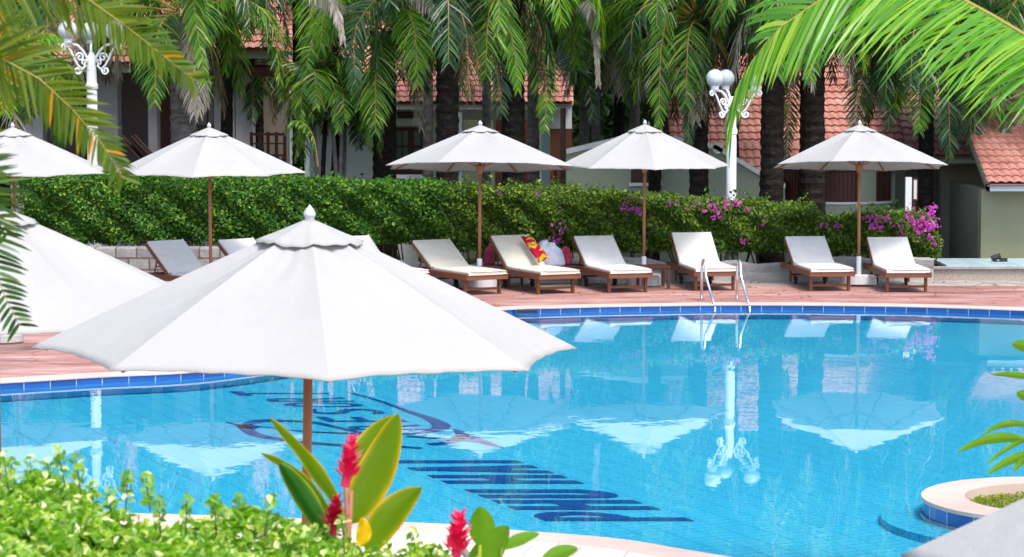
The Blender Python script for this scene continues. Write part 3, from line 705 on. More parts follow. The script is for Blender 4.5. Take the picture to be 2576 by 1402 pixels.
# ------------------------------------------------------------------ lamp posts
def spiral(c, r0, r1, a0, a1, n=14): return [(c[0]+(r0+(r1-r0)*k/n)*math.cos(a0+(a1-a0)*k/n), c[1]+(r0+(r1-r0)*k/n)*math.sin(a0+(a1-a0)*k/n)) for k in range(n+1)]
def lamp(x, y, z, h, label, s=1.0, phase=0):
    t = thing('lamp_post', label, 'lamp post', (x, y, z), math.radians(phase), 'white cast iron lamp posts')
    hp = h - .62*s                                 # where the arms leave the shaft
    mb = MB(); n = 16; prof = [(.16,0),(.16,.12),(.12,.16),(.115,.5),(.085,.56),(.082,hp-.55),(.078,hp-.45),(.095,hp-.43),(.098,hp-.36),(.078,hp-.33),(.072,hp),(.06,hp+.12),(.035,hp+.2)]
    vs = []
    for r, zz in prof:
        for k in range(32): a = 2*math.pi*k/32; rr = r*s*(1 - (.07 if k % 2 else 0)); vs.append((rr*math.cos(a), rr*math.sin(a), zz))
    mb.add(vs, [(i*32+k, i*32+(k+1) % 32, (i+1)*32+(k+1) % 32, (i+1)*32+k) for i in range(len(prof)-1) for k in range(32)]); mb.build('shaft', M_white, t)
    for adeg in (-20, 100, 220):
        a = math.radians(adeg); ca, sa = math.cos(a), math.sin(a)
        def w3(p): return (p[0]*s*ca, p[0]*s*sa, hp + p[1]*s)
        mb = MB()
        mb.tube([w3(p) for p in [(.05,-.02),(.08,.10),(.15,.20),(.24,.28),(.38,.31),(.47,.30)]], .022*s, 8)
        mb.tube([w3(p) for p in [(.43,.29),(.36,.20),(.30,.08),(.24,-.02),(.16,-.08),(.10,-.02)]], .018*s, 8)
        mb.tube([w3(p) for p in spiral((.24,-.10), .065, .015, math.pi*.9, math.pi*3.4)], .017*s, 6)
        mb.tube([w3(p) for p in spiral((.20,.10), .075, .015, 0, math.pi*2.6)], .015*s, 6)
        mb.tube([w3(p) for p in spiral((.13,.02), .05, .012, math.pi, -math.pi*1.4)], .013*s, 6)
        mb.tube([w3(p) for p in spiral((.47,.25), .05, .012, math.pi*.5, -math.pi*1.6)], .015*s, 6)
        mb.build('arm', M_white, t, smooth=True)
        gx = .40*s; M = Matrix.Translation((gx*ca, gx*sa, hp + .31*s))
        ho = MB().lathe([(.05*s,0),(.075*s,.01),(.06*s,.03),(.07*s,.05*s),(.075*s,.065*s)], 18, M).build('holder', M_white, t, smooth=True)
        Mg = Matrix.Translation((gx*ca, gx*sa, hp + .31*s + .195*s)); r = .15*s
        MB().lathe([(max(r*math.sin(math.pi*(.06+.94*k/16)), .0015), -r*math.cos(math.pi*(.06+.94*k/16))) for k in range(17)], 24, Mg).build('globe', M_globe, t, smooth=True)
    return t
p = at(1838, 700, ZW); GZ = -.6
lamp(p.x, p.y, -.2, (3.28-.12+.2+.26), 'white lamp post with opal globes right of the middle of the far hedge', 1.0)
p = atY(232, 300, 43.5); lamp(p.x, 43.5, .1, 4.0+.16, 'white lamp post with opal globes behind the olive fronds at the left', 1.14)

# ------------------------------------------------------------------ low walls and hedge bed
struct(MB().box(-45,45,41.0,43.6,-.3,.02).build('hedge_bed', M_soil))
struct(MB().add([(-150,43.6,GZ),(150,43.6,GZ),(150,300,GZ),(-150,300,GZ)], [(0,1,2,3)]).build('ground', M_lawn))
struct(MB().add([(-150,-30,GZ),(150,-30,GZ),(150,43.6,GZ),(-150,43.6,GZ)], [(0,1,2,3)]).build('outer_ground', M_lawn))
w = MB().box(-12,-3.0,40.55,40.95,0,.55).build('granite_wall', M_stone, bevel=.02); tag(w, 'low granite block wall under the clipped hedge at the left', 'wall')
# irregular flat-topped rock edging
mb = MB(); xs = np.linspace(-3.0, 6.9, 60); prev = None; vs = []
for i, x in enumerate(xs):
    h_ = .30 + .05*math.sin(x*1.3) + .035*math.sin(x*3.7+1) + .02*math.sin(x*9); y0 = 40.62 + .05*math.sin(x*1.9) + .03*math.sin(x*5)
    vs += [(x, y0, 0), (x, y0+.03, h_*.55), (x, y0+.01+.02*math.sin(x*7), h_), (x, y0+.42, h_+.015)]
mb.add(vs, [(4*i+k, 4*i+4+k, 4*i+5+k, 4*i+1+k) for i in range(len(xs)-1) for k in range(3)])
tag(mb.build('rock_edging', M_rock), 'low uneven grey rock edging behind the loungers under the flowering hedge', 'wall')
pw = thing('pebble_wall', 'low pebble-dashed wall with pale blue tile top at the right', 'wall', (0,0,0))
x0 = at(2342,708,0).x
MB().box(x0, 16, 40.75, 41.2, 0, .19).build('wall_body', M_pebble, pw)
M_paleblue = mat('pale_blue_tile', (.35,.58,.68), .3)
bt = nd(M_paleblue, 'ShaderNodeTexBrick'); lk(M_paleblue, coords(M_paleblue), bt.inputs['Vector']); bt.offset = 0
for k, vv in (('Color1', (.33,.47,.52,1)), ('Color2', (.38,.52,.56,1)), ('Mortar', (.55,.62,.6,1)), ('Scale', 1), ('Mortar Size', .008), ('Brick Width', .3), ('Row Height', 3.)): bt.inputs[k].default_value = vv
base(M_paleblue, bt.outputs['Color'])
MB().box(x0+.3, 16, 40.85, 42.4, .19, .245).build('tile_top', M_paleblue, pw)
MB().box(x0-.02, 16, 40.70, 40.848, .19, .225).build('rim', M_rock, pw)
r_ = np.random.default_rng(17); P_ = []
for _ in range(260):
    x_, y_ = r_.uniform(-7, 9), r_.uniform(36.6, 40.4)
    if y_ > 36.9 + .02*x_: P_.append((x_, y_, .012))
v, f = leaves(np.array(P_), .06, np.tile([0,0,1.0],(len(P_),1)), .5, .2, .15, 18)
o = npmesh('fallen_leaves', v, f, M_brownleaf); o['kind'] = 'stuff'
# grey paving strip behind the loungers
struct(MB().box(-12,18,39.6,40.66,-.02,.006).build('paving', M_paving))
# small spotlight on wall
p = atY(2505, 668, 41.6); sp_ = thing('garden_spotlight', 'small black spotlight on the low wall at the far right', 'spotlight', (p.x, p.y, .245))
MB().lathe([(.05,0),(.05,.015),(.015,.02),(.015,.06)], 12).build('foot', M_rubber, sp_)
M = Matrix.Translation((0,0,.075)) @ Matrix.Rotation(math.radians(75), 4, 'Y')
MB().lathe([(.035,-.08),(.045,-.06),(.05,.06),(.055,.075)], 14, M).build('housing', M_rubber, sp_)
MB().box(.06,.19,-.03,.03,.0,.06).build('ballast', M_rubber, sp_)

# ------------------------------------------------------------------ roofs and houses
def roof_plane(P0, Uv, Vv, lu, lv, name, parent, mask=None, wu=.15, wv=.26):
    P0 = Vector(P0); Uv = Vector(Uv).normalized(); Vv = Vector(Vv).normalized(); N = Uv.cross(Vv).normalized()
    nu = int(lu/wu*6); nr = int(lv/wv); us = np.linspace(0, lu, nu+1); vs = []; rows = []
    for r in range(nr+1):
        rows += [(r*wv, .055), (r*wv + .02, .058), ((r+1)*wv-.001, .012)]
    for v_, hh in rows:
        for u_ in us:
            wave = abs(math.sin(math.pi*u_/wu)); p = P0 + Uv*u_ + Vv*v_ + N*(hh*.8 + .03*wave)
            vs.append(tuple(p))
    n = nu+1; fs = []
    for i in range(len(rows)-1):
        for j in range(nu):
            if mask and not mask(us[j], rows[i][0]): continue
            fs.append((i*n+j, i*n+j+1, (i+1)*n+j+1, (i+1)*n+j))
    # underside
    o = MB(); o.add(vs, fs); q_ = [P0 - N*.03, P0+Uv*lu - N*.03, P0+Uv*lu+Vv*lv - N*.03, P0+Vv*lv - N*.03]
    if not mask: o.add(q_, [(0,1,2,3)])
    return o.build(name, M_roof, parent)
def X(px, Y): return atY(px, 300, Y).x
def Z(py, Y): return atY(1288, py, Y).z
def slope(a): return (0, math.cos(math.radians(a)), math.sin(math.radians(a)))
def shutter(x0, x1, y, z0, z1, parent, frame=True):
    w_ = MB().box(x0, x1, y-.03, y, z0, z1); o = w_.build('window', M_darkwood, parent)
    mb = MB(); n_ = max(2, int((x1-x0)/.11))
    for k in range(n_): a = x0 + (x1-x0)*(k+.2)/n_; mb.box(a, a+(x1-x0)/n_*.55, y-.05, y-.03, z0+.03, z1-.03)
    mb.build('slats', M_darkwood, o); MB().box(x0-.04, x1+.04, y-.07, y-.0005, z0-.06, z0-.002).build('sill', M_white, o); return o
# house A: veranda
Y = 50.0; A = thing('veranda_house', 'bungalow with red tiled roof, grey veranda columns and rolled dark blinds at the left', 'house', (0,0,0))
MB().box(X(-160,53), X(725,53), 53, 53.3, GZ, 3.9).build('wall', M_shadedwall, A)
MB().box(X(-160,Y), X(740,Y), 48.6, 53, GZ, 1.15).build('terrace', M_lilac, A)
for a, b in ((246,299), (374,397), (540,592), (594,638), (60,110), (-90,-40)):
    MB().box(X(a,Y), X(b,Y), 49.9, 50.35, 1.15, 3.5).build('column', M_lilac, A, bevel=.01)
MB().box(X(-160,Y), X(345,Y), 49.15, 49.3, 3.42, 3.58).build('fascia', M_sage, A)
MB().box(X(350,Y), X(712,Y), 49.15, 49.3, 3.70, 3.86).build('fascia', M_sage, A)
MB().tube([(X(545,49.3),49.5,3.6),(X(640,49.3),49.5,3.58)], .14, 14).tube([(X(600,49.3),49.45,3.46),(X(700,49.3),49.45,3.44)], .12, 14).build('rolled_blind', M_darkwood, A, smooth=True)
MB().box(X(-160,Y), X(345,Y), 49.3, 50.5, 3.5, 3.56).box(X(350,Y), X(712,Y), 49.3, 50.5, 3.75, 3.8).build('soffit', M_darkwood, A)
roof_plane((X(-160,Y),49.05,3.58), (1,0,0), slope(32), X(347,Y)-X(-160,Y), 4.6, 'roof', A)
roof_plane((X(350,Y),49.05,3.86), (1,0,0), slope(32), X(714,Y)-X(350,Y), 4.4, 'roof', A)
wo = MB().box(X(500,53), X(545,53), 52.95, 52.999, Z(315,53), Z(228,53)).build('window', M_glass, A)
MB().box(X(500,53), X(545,53), 52.93,52.949, Z(268,53), Z(264,53)).box(X(521,53), X(525,53), 52.90,52.93, Z(315,53), Z(228,53)).box(X(497,53), X(501,53), 52.90,52.949, Z(315,53), Z(225,53)).box(X(543,53), X(547,53), 52.90,52.949, Z(315,53), Z(225,53)).build('mullions', M_darkwood, wo)
MB().box(X(397,53), X(432,53), 52.9, 52.99, 1.15, 3.4).build('door', M_darkwood, A)
# veranda railing
rl = thing('veranda_railing', 'dark brown lattice railing at the end of the veranda', 'railing', (0,0,0)); YR = 48.3
x0, x1 = X(632,YR), X(716,YR); z0, z1 = Z(447,YR), Z(335,YR)
for yy_, a_, b_ in ((.03,z1-.05,z1), (.025,z0,z0+.05), (.02,(z0+z1)/2-.02,(z0+z1)/2+.02), (.02,z1-.22,z1-.19)): MB().box(x0,x1,YR-yy_,YR+yy_,a_,b_).build('rail', M_darkwood, rl)
for k in range(5): xx = x0+(x1-x0)*k/4; MB().box(xx-.03,xx+.03,YR-.032,YR+.032,z0-.9,z1+.02).build('post', M_darkwood, rl)
for k in range(4):
    xa, xb = x0+(x1-x0)*k/4+.03, x0+(x1-x0)*(k+1)/4-.03
    MB().tube([(xa,YR,z0+.06),(xb,YR,(z0+z1)/2-.03)], .015, 4).tube([(xb,YR,z0+.06),(xa,YR,(z0+z1)/2-.03)], .015, 4).build('brace', M_darkwood, rl)
for a_ in (.15,.5): MB().box(x0-2.5,x0-.04,YR-.03,YR+.03,z0-a_,z0-a_+.05).build('rail', M_darkwood, rl)
# dark recliners on the veranda
for k, (px, lab) in enumerate(((345,'dark reclining chair on the veranda, the left one'), (375,'dark reclining chair on the veranda, the right one beside the column'))):
    x = X(px,49.2); c = thing('recliner', lab, 'chair', (x, 49.25+.1*k, 1.15), 0, 'dark recliners on the veranda')
    for s in (-1,1): MB().tube([(-.35,s*.25,1.02),(.25,s*.25,.38),(.8,s*.25,.34)], .035, 6).build('side_frame', M_darkwood, c)
    MB().add([(-.35,-.25,1.0),(-.35,.25,1.0),(.25,.25,.4),(.25,-.25,.4),(-.33,-.25,.96),(-.33,.25,.96),(.25,.25,.36),(.25,-.25,.36)], [(0,1,2,3),(7,6,5,4),(0,3,7,4),(1,5,6,2),(0,4,5,1)]).build('backrest', M_rubber, c)
    for s in (-1,1): MB().tube([(.2,s*.25,.4),(.05,s*.25,0)], .025, 6).build('leg', M_darkwood, c); MB().tube([(.7,s*.25,.36),(.75,s*.25,0)], .025, 6).build('leg', M_darkwood, c)
# house B: middle bungalow
Y = 56.0; Bh = thing('white_bungalow', 'white bungalow with salmon tiled roof and brown door behind the palms', 'house', (0,0,0))
ze = Z(261,55.2)
MB().box(X(676,Y), X(1440,Y), 56.5, 56.8, GZ, ze).build('wall', M_plaster, Bh)
MB().box(X(670,Y), X(1436,Y), 55.15, 55.3, ze-.13, ze+.01).build('fascia', M_white, Bh)
MB().box(X(670,Y), X(1436,Y), 55.3, 56.5, ze-.05, ze-.02).build('soffit', M_plaster, Bh)
roof_plane((X(668,Y),55.05,ze+.0), (1,0,0), slope(27), X(1440,Y)-X(668,Y), 4.8, 'roof', Bh)
MB().box(X(985,Y), X(1064,Y), 56.40, 56.495, Z(297,56.4), Z(281,56.4)).build('vent_band', M_darkwood, Bh)
MB().box(X(676,Y), X(1130,Y), 56.3, 56.49, Z(318,56.4), Z(299,56.4)).build('string_course', M_plaster, Bh)
do = MB().box(X(985,Y), X(1062,Y), 56.38, 56.49, .4, Z(321,56.4)).build('door', M_darkwood, Bh)
mb = MB()
for a, b in ((990,1008), (1012,1024), (1040,1056)):
    for c_, d_ in ((330,366), (372,398), (405,425)): mb.box(X(a,Y), X(b,Y), 56.36, 56.379, Z(d_,56.4), Z(c_,56.4))
mb.build('pane', M_glass, do)
MB().box(X(985,53), X(1062,53), 52.9, 53.05, GZ, Z(440,53)).build('parapet', M_plaster, Bh)
for a, b in ((1142,1162), (1362,1384)): MB().box(X(a,52), X(b,52), 51.9, 52.2, GZ, 2.6).build('pillar', M_blue, Bh)
MB().box(X(1355,51.7), X(1392,51.7), 51.6, 51.85, Z(510,51.7), Z(487,51.7)).build('pillar_base', M_white, Bh)
MB().box(X(1165,54), X(1240,54), 54, 54.2, GZ, 2.4).build('side_wall', M_olive, Bh)
MB().box(X(1245,54), X(1345,54), 54.5, 54.6, GZ, 2.4).build('doorway', M_darkwood, Bh)
MB().box(X(1385,54), X(1425,54), 54, 54.1, Z(425,54), Z(408,54)).box(X(1385,54), X(1425,54), 54, 54.05, Z(450,54), Z(444,54)).box(X(1395,54), X(1400,54), 54.1, 54.15, Z(500,54), Z(408,54)).build('balustrade', M_darkwood, Bh)
MB().box(X(1380,55), X(1440,55), 55.4, 55.5, GZ, Z(325,55)).build('shutter_panel', M_darkwood, Bh)
# wall house at left of B (white rendered)
MB().box(X(676,54), X(776,54), 54.2, 54.3, GZ, Z(262,54)).build('bay_wall', M_blue, Bh)
MB().box(X(672,54), X(780,54), 54.0, 54.15, Z(262,54), Z(254,54)).build('bay_fascia', M_white, Bh)
roof_plane((X(668,54),53.9,Z(255,54)), (1,0,0), slope(25), X(800,54)-X(668,54), 2.2, 'bay_roof', Bh)
# house C: sage wall with sloping parapet, round bay, roof
Cc = thing('sage_bungalow', 'sage green bungalow with red tiled roof, sloping white parapet and shuttered round bay', 'house', (0,0,0))
Y = 46.4
pts = [(1425,384),(1560,352),(1700,352),(1800,372),(1911,438),(1975,470),(1975,640),(1425,640)]
V3 = [atY(a, b, Y) for a, b in pts]; V3 = [(v_.x, v_.z) for v_ in V3]; V3[-1] = (V3[-1][0], GZ); V3[-2] = (V3[-2][0], GZ)
mb = MB(); n = len(V3); mb.add([(x, Y, z) for x, z in V3] + [(x, Y+.25, z) for x, z in V3], [tuple(range(n)), tuple(range(2*n-1, n-1, -1))] + [(i, (i+1) % n, n+(i+1) % n, n+i) for i in range(n)]); mb.build('gable_wall', M_sage, Cc)
mb = MB()
for i in range(5):
    (xa, za), (xb, zb) = V3[i], V3[i+1]; mb.add([(xa,Y-.06,za-.03),(xb,Y-.06,zb-.03),(xb,Y-.06,zb+.06),(xa,Y-.06,za+.06),(xa,Y+.3,za-.03),(xb,Y+.3,zb-.03),(xb,Y+.3,zb+.06),(xa,Y+.3,za+.06)], [(0,1,2,3),(4,7,6,5),(3,2,6,7),(0,4,5,1)])
mb.build('parapet_cap', M_white, Cc)
p = atY(1806, 374, Y); MB().lathe([(.10,-.06),(.11,0),(.10,.06)], 18, Matrix.Translation((p.x, Y-.0, p.z)) @ Matrix.Rotation(math.pi/2,4,'X')).build('scroll_end', M_white, Cc)
for a, b in ((1588,1618), (1627,1660)): shutter(X(a,Y), X(b,Y), Y-.002, Z(460,Y), Z(405,Y), Cc)
MB().box(X(1425,47), X(2300,47), 47.2, 47.5, GZ, Z(390,47.5)).build('rear_wall', M_sage, Cc)
YR = 47.6; roof_plane((X(1690,YR), YR, Z(392,YR)), (1,0,0), slope(30), X(2330,YR)-X(1690,YR), 3.7, 'roof', Cc)
YL = 46.75; roof_plane((X(1860,YL), YL, Z(445,YL)), (1,0,0), slope(36), X(2200,YL)-X(1860,YL), .95, 'lower_roof', Cc)
MB().tube([(X(1845,47.4),47.5,Z(391,47.5)),(X(2200,47.4),47.5,Z(391,47.5))], .07, 8).build('ridge', M_roof, Cc, smooth=True)
# round bay
bx, by, br = X(2122,46), 46.9, 1.12; zs, zt = Z(509,45.8), Z(428,45.8)
def arcw(r0, r1, z0_, z1_, a0, a1, name, m, parent, n=10):
    mb = MB(); 
    for k in range(n+1):
        a = math.radians(a0+(a1-a0)*k/n)
        for r, z in ((r1,z0_),(r1,z1_),(r0,z1_),(r0,z0_)): mb.v.append((bx+r*math.cos(a), by+r*math.sin(a), z))
    for k in range(n):
        for q_ in range(4): mb.f.append((4*k+q_, 4*k+4+q_, 4*k+4+(q_+1) % 4, 4*k+(q_+1) % 4))
    mb.f += [(0,1,2,3), (4*n+3,4*n+2,4*n+1,4*n)]; mb.m = [0]*len(mb.f); return mb.build(name, m, parent)
arcw(br-.2, br, GZ, zs-.04, 180, 360, 'bay_base', M_sage, Cc, 24); arcw(br-.22, br+.03, zs-.04, zs, 180, 360, 'bay_sill', M_white, Cc, 24)
for a0, a1 in ((180,193),(226,232),(285,303),(338,360)): arcw(br-.2, br, zs, zt, a0, a1, 'bay_pillar', M_sage, Cc, 5)
for a0, a1 in ((193,226),(232,285),(303,338)):
    wi = arcw(br-.12, br-.08, zs, zt, a0, a1, 'bay_window', M_darkwood, Cc, 10)
    k = a0
    while k < a1-2: arcw(br-.08, br-.06, zs+.02, zt-.02, k, k+2.2, 'slat', M_darkwood, wi, 1); k += 4.2
arcw(0.02, br+.06, zt, zt+.07, 180, 360, 'bay_cap', M_white, Cc, 24)
# house D: right building
Dh = thing('olive_bungalow', 'olive and dark grey building with low red tiled roof at the right edge', 'house', (0,0,0))
YD = 43.2; xa = X(2472,YD)
MB().box(xa, 16, YD, YD+.3, GZ, Z(476,YD)).build('front_wall', M_olive, Dh)
MB().box(xa-.002, xa+.2, YD+.3, 47, GZ, Z(476,YD)).build('return_wall', M_greyw, Dh)
MB().box(X(2365,46.5), 10.5, 46.3, 46.6, GZ, 1.85).build('rear_wall', M_greyw, Dh)
MB().box(X(2285,47), X(2370,47), 46.9, 47.2, GZ, 1.85).build('recess_wall', M_shadedwall, Dh)
ye = 42.6; zee = Z(468,ye)
MB().box(X(2484,ye), 16, ye, ye+.1, zee-.09, zee+.03).build('fascia', M_blue, Dh)
roof_plane((X(2486,ye),ye-.06,zee+.02), (1,0,0), slope(24), 16-X(2486,ye), 4.6, 'roof', Dh)
mb = MB(); Pq = Vector((X(2484,ye), ye, zee)); sv = Vector(slope(24)); mb.add([Pq+Vector((0,0,-.09)), Pq+Vector((0,0,.03)), Pq+sv*4.6+Vector((0,0,.03)), Pq+sv*4.6+Vector((0,0,-.09)), Pq+Vector((.06,0,-.09)), Pq+Vector((.06,0,.03)), Pq+sv*4.6+Vector((.06,0,.03)), Pq+sv*4.6+Vector((.06,0,-.09))], [(0,1,2,3),(7,6,5,4),(1,5,6,2),(0,3,7,4),(0,4,5,1)]); mb.build('barge_board', M_greyw, Dh)
y2 = 45.6; z2 = Z(399,y2)
MB().box(X(2290,y2), X(2478,y2), y2, y2+.1, z2-.09, z2+.02).build('rear_fascia', M_sage, Dh)
roof_plane((X(2288,y2),y2-.05,z2+.02), (1,0,0), slope(28), X(2600,y2)-X(2288,y2), 4.6, 'rear_roof', Dh)
# signpost
p = atY(2284, 540, 44.5); sg = thing('signpost', 'white post with a small dark framed panel behind the bougainvillea', 'signpost', (p.x, 44.5, GZ))
hh = Z(446,44.5)-GZ; MB().box(-.055,.055,-.05,.05,0,hh).build('post', M_white, sg)
pn = MB().box(.075,.17,-.02,.02,hh-.42,hh-.02).build('panel', M_darkwood, sg); MB().box(.095,.15,-.026,-.021,hh-.39,hh-.05).build('pane', M_plaster, pn)
MB().box(.10,.115,-.012,.012,hh-.9,hh-.42).build('bracket', M_darkwood, sg)
# dark wooden post, globe garden lights
p = atY(1416, 400, 48); MB_ = MB().tube([(0,0,0),(0,0,Z(272,48)-GZ)], .055, 10).build('wooden_post', M_darkwood, smooth=True); MB_.location = (p.x, 48, GZ); tag(MB_, 'slim dark wooden post among the grey palm trunks', 'post')
for px, py, YY, lab in ((1060,455,46.5,'small white globe lamp over the hedge between palm trunks'), (1385,478,49,'small white globe lamp next to the pale blue pillar')):
    p = atY(px, py, YY); gl_ = thing('globe_light', lab, 'garden light', (p.x, p.y, GZ), 0, 'small globe lights behind the hedge')
    h_ = p.z - GZ; MB().tube([(0,0,0),(0,0,h_-.06)], .03, 8).build('stem', M_white, gl_)
    MB().lathe([(max(.085*math.sin(math.pi*k/12), .001), h_-.085*math.cos(math.pi*k/12)) for k in range(13)], 16).build('globe', M_globe, gl_, smooth=True)

# ------------------------------------------------------------------ fronds and palms
class FB:                                    # frond bag: numpy leaflets + tubes
    def __init__(s): s.v = []; s.f = []; s.m = []; s.n = 0
    def add(s, v, f, mi): s.v.append(v); s.f.append(np.asarray(f)+s.n); s.m.append(np.full(len(f), mi)); s.n += len(v)
    def build(s, name, mats, parent): return npmesh(name, np.concatenate(s.v), np.concatenate(s.f), mats, parent, np.concatenate(s.m), smooth=False)
def resample(pts, n):
    P = [np.array(p, float) for p in pts]; out = []
    for i in range(len(P)-1):
        p0, p1, p2, p3 = (P[min(max(i+k-1, 0), len(P)-1)] for k in range(4))
        for j in range(12):
            t = j/12; out.append(.5*((2*p1)+(-p0+p2)*t+(2*p0-5*p1+4*p2-p3)*t*t+(-p0+3*p1-3*p2+p3)*t**3))
    out.append(P[-1]); out = np.array(out); d = np.r_[0, np.cumsum(np.linalg.norm(np.diff(out, axis=0), axis=1))]
    s = np.linspace(0, d[-1], n); return np.stack([np.interp(s, d, out[:,k]) for k in range(3)], 1), d[-1]
def frond(fb, pts, L=.5, w=.03, gap=.035, fwd=.6, droop=.35, grav=.5, side=None, mi=0, mr=1, r0=.02, start=.15, seed=0, wob=.12, lmin=.35, segs=4):
    r = np.random.default_rng(seed); P, D = resample(pts, 40); T = np.gradient(P, axis=0); T /= np.linalg.norm(T, axis=1)[:,None]
    n = max(8, int(D*(1-start)/gap)); t = np.linspace(start, .995, n); ii = t*39
    base_ = np.stack([np.interp(ii, np.arange(40), P[:,k]) for k in range(3)], 1); tan = np.stack([np.interp(ii, np.arange(40), T[:,k]) for k in range(3)], 1)
    tan /= np.linalg.norm(tan, axis=1)[:,None]
    if side is None: sd_ = np.cross(tan, [0,0,1.0]); 
    else: sd_ = np.tile(np.array(side, float), (n,1)); sd_ -= tan*np.sum(sd_*tan, 1)[:,None]
    nl = np.linalg.norm(sd_, axis=1)[:,None]; sd_ = sd_/np.maximum(nl, 1e-3)
    prof = np.sin(np.pi*np.clip((t-start)/(1-start), 0, 1)**.75*.86 + .25); prof = np.clip(prof, lmin, 1)
    up = np.cross(sd_, tan)
    for s in (-1, 1):
        jit = r.normal(size=(n,3))*wob; f_ = fwd*(1+.8*np.clip(t-.6,0,1))[:,None]
        d = sd_*s + tan*f_ + jit + np.array([0,0,-1.0])*droop; d /= np.linalg.norm(d, axis=1)[:,None]
        ll = (L*prof*r.uniform(.8,1.12,n))[:,None]
        wd = tan - d*np.sum(tan*d, 1)[:,None]; wd /= np.maximum(np.linalg.norm(wd, axis=1)[:,None], 1e-3)
        tw = r.normal(size=(n,1))*.5; wd = wd + np.cross(d, wd)*tw; wd /= np.linalg.norm(wd, axis=1)[:,None]
        rows = []; p = base_.copy(); dd = d.copy(); ws = [.55, 1, .95, .7, .06]
        for k in range(segs+1):
            ww = w*.5*np.interp(k/segs, [0,.25,.5,.8,1], ws)
            rows += [p + wd*ww, p - wd*ww]
            dd = dd + np.array([0,0,-1.0])*grav*(k+.3)/segs*(1+.3*jit[:, :1]); dd /= np.linalg.norm(dd, axis=1)[:,None]
            p = p + dd*ll/segs
        v = np.stack(rows, 1).reshape(-1,3); k2 = 2*(segs+1); o = np.arange(n)[:,None]*k2
        f = np.concatenate([o + np.array([2*k, 2*k+1, 2*k+3, 2*k+2]) for k in range(segs)], 0); fb.add(v, f, mi)
    # midrib
    Q = P[::3]; m = len(Q); ang = np.arange(5)*2*np.pi/5; A_ = np.cross(T[::3], [0.3,.2,1]); A_ /= np.linalg.norm(A_, axis=1)[:,None]; B_ = np.cross(T[::3], A_)
    rr = r0*np.linspace(1, .15, m); v = (Q[:,None,:] + (A_[:,None,:]*np.cos(ang)[None,:,None] + B_[:,None,:]*np.sin(ang)[None,:,None])*rr[:,None,None]).reshape(-1,3)
    f = [(i*5+k, i*5+(k+1) % 5, (i+1)*5+(k+1) % 5, (i+1)*5+k) for i in range(m-1) for k in range(5)]; fb.add(v, f, mr)
def arch(c, az, el, length, sag, n=6):
    """polyline of an arching frond starting at c"""
    pts = [np.array(c, float)]; e = el; st_ = length/n
    for k in range(n):
        d = np.array([math.cos(az)*math.cos(e), math.sin(az)*math.cos(e), math.sin(e)]); pts.append(pts[-1] + d*st_); e = max(e - sag*(k+1.2)/n, -1.45)
    return pts
def trunk_mesh(base_, top, r0, r1, seed, boots=0, n=14, rough=.06, flare=1.25):
    r = random.Random(seed); mb = MB(); K = int(max(12, (top[2]-base_[2])/.09)); vs = []
    bend = (r.uniform(-.04,.04), r.uniform(-.04,.04))
    for i in range(K+1):
        t = i/K; c = [base_[k]+(top[k]-base_[k])*t for k in range(3)]; c[0] += bend[0]*math.sin(math.pi*t); c[1] += bend[1]*math.sin(math.pi*t)
        rad = (r0 + (r1-r0)*t)*(1 + (flare-1)*max(0, 1-t*6)) * (1 + rough*(1 if i % 2 else -.5))
        if boots and t > 1-boots: rad *= 1 + .35*((t-1+boots)/boots)
        for k in range(n):
            a = 2*math.pi*k/n; rr = rad*(1 + r.uniform(-1,1)*rough*.8); vs.append((c[0]+rr*math.cos(a), c[1]+rr*math.sin(a), c[2]+r.uniform(-.01,.01)))
    mb.add(vs, [(i*n+k, i*n+(k+1) % n, (i+1)*n+(k+1) % n, (i+1)*n+k) for i in range(K) for k in range(n)]); return mb
def palm(px, Y, w, zc, label, nf=18, L=2.5, mats=(0,), bark=None, name='palm_tree', px_top=None, ex=(), leaf=.66, seed=None, zb=GZ, dry=3, droopy=.35, wl=.026, gap=.030, group='palms behind the hedge', boots=.12):
    seed = seed if seed is not None else abs(int(px*7+Y))
    r = random.Random(seed); zc += .4; x = X(px, Y); xt = X(px_top, Y) if px_top else x + r.uniform(-.08,.08)
    t = thing(name, label, 'palm tree', (0,0,0), 0, group)
    trunk_mesh((x,Y,zb), (xt,Y,zc), w/2, w/2*.86, seed, boots).build('trunk', bark or M_bark, t, smooth=False)
    fb = FB(); c = (xt, Y, zc)
    for k in range(nf):
        az = 2.39996*k + r.uniform(-.25,.25); u = (k+.5)/nf; el = math.radians(80 - 88*u**.9 + r.uniform(-10,10)); ln = L*r.uniform(.85,1.1)
        st_ = (c[0]+.12*math.cos(az), c[1]+.12*math.sin(az), c[2]+.25*(1-u))
        m_ = mats[k % len(mats)]
        frond(fb, arch(st_, az, el, ln*r.uniform(.85,1.1), .75+droopy*u+r.uniform(-.1,.25)), L=leaf, w=wl, gap=gap, fwd=.6, droop=.2+.2*u, grav=.35, mi=m_, mr=4, r0=.022, start=.14, seed=seed*100+k, wob=.2)
    for k in range(dry):
        az = r.uniform(0,6.28); frond(fb, arch((c[0],c[1],c[2]-.1), az, math.radians(-35), L*.75, .9), L=leaf*.9, w=wl*.7, gap=gap, droop=.9, grav=.5, mi=2 if r.random() < .4 else 5, mr=4, r0=.02, seed=seed*100+60+k, wob=.25)
    for j, e in enumerate(ex):
        ptspx, YY, ll, mi = e[:4]; kw = e[4] if len(e) > 4 else {}
        pp = [c] + [tuple(atY(a, b, YY)) for a, b in ptspx]
        args = dict(L=ll, w=wl, gap=.036, fwd=.7, droop=.25, grav=.25, side=(1,0,0), mi=mi, mr=4, r0=.02, start=.3, seed=seed*100+80+j, wob=.12); args.update(kw)
        frond(fb, pp, **args)
    fb.build('crown', [M_frond, M_fronddark, M_dry, M_frond2, M_rachisd, M_brownfrond], t)
    return t
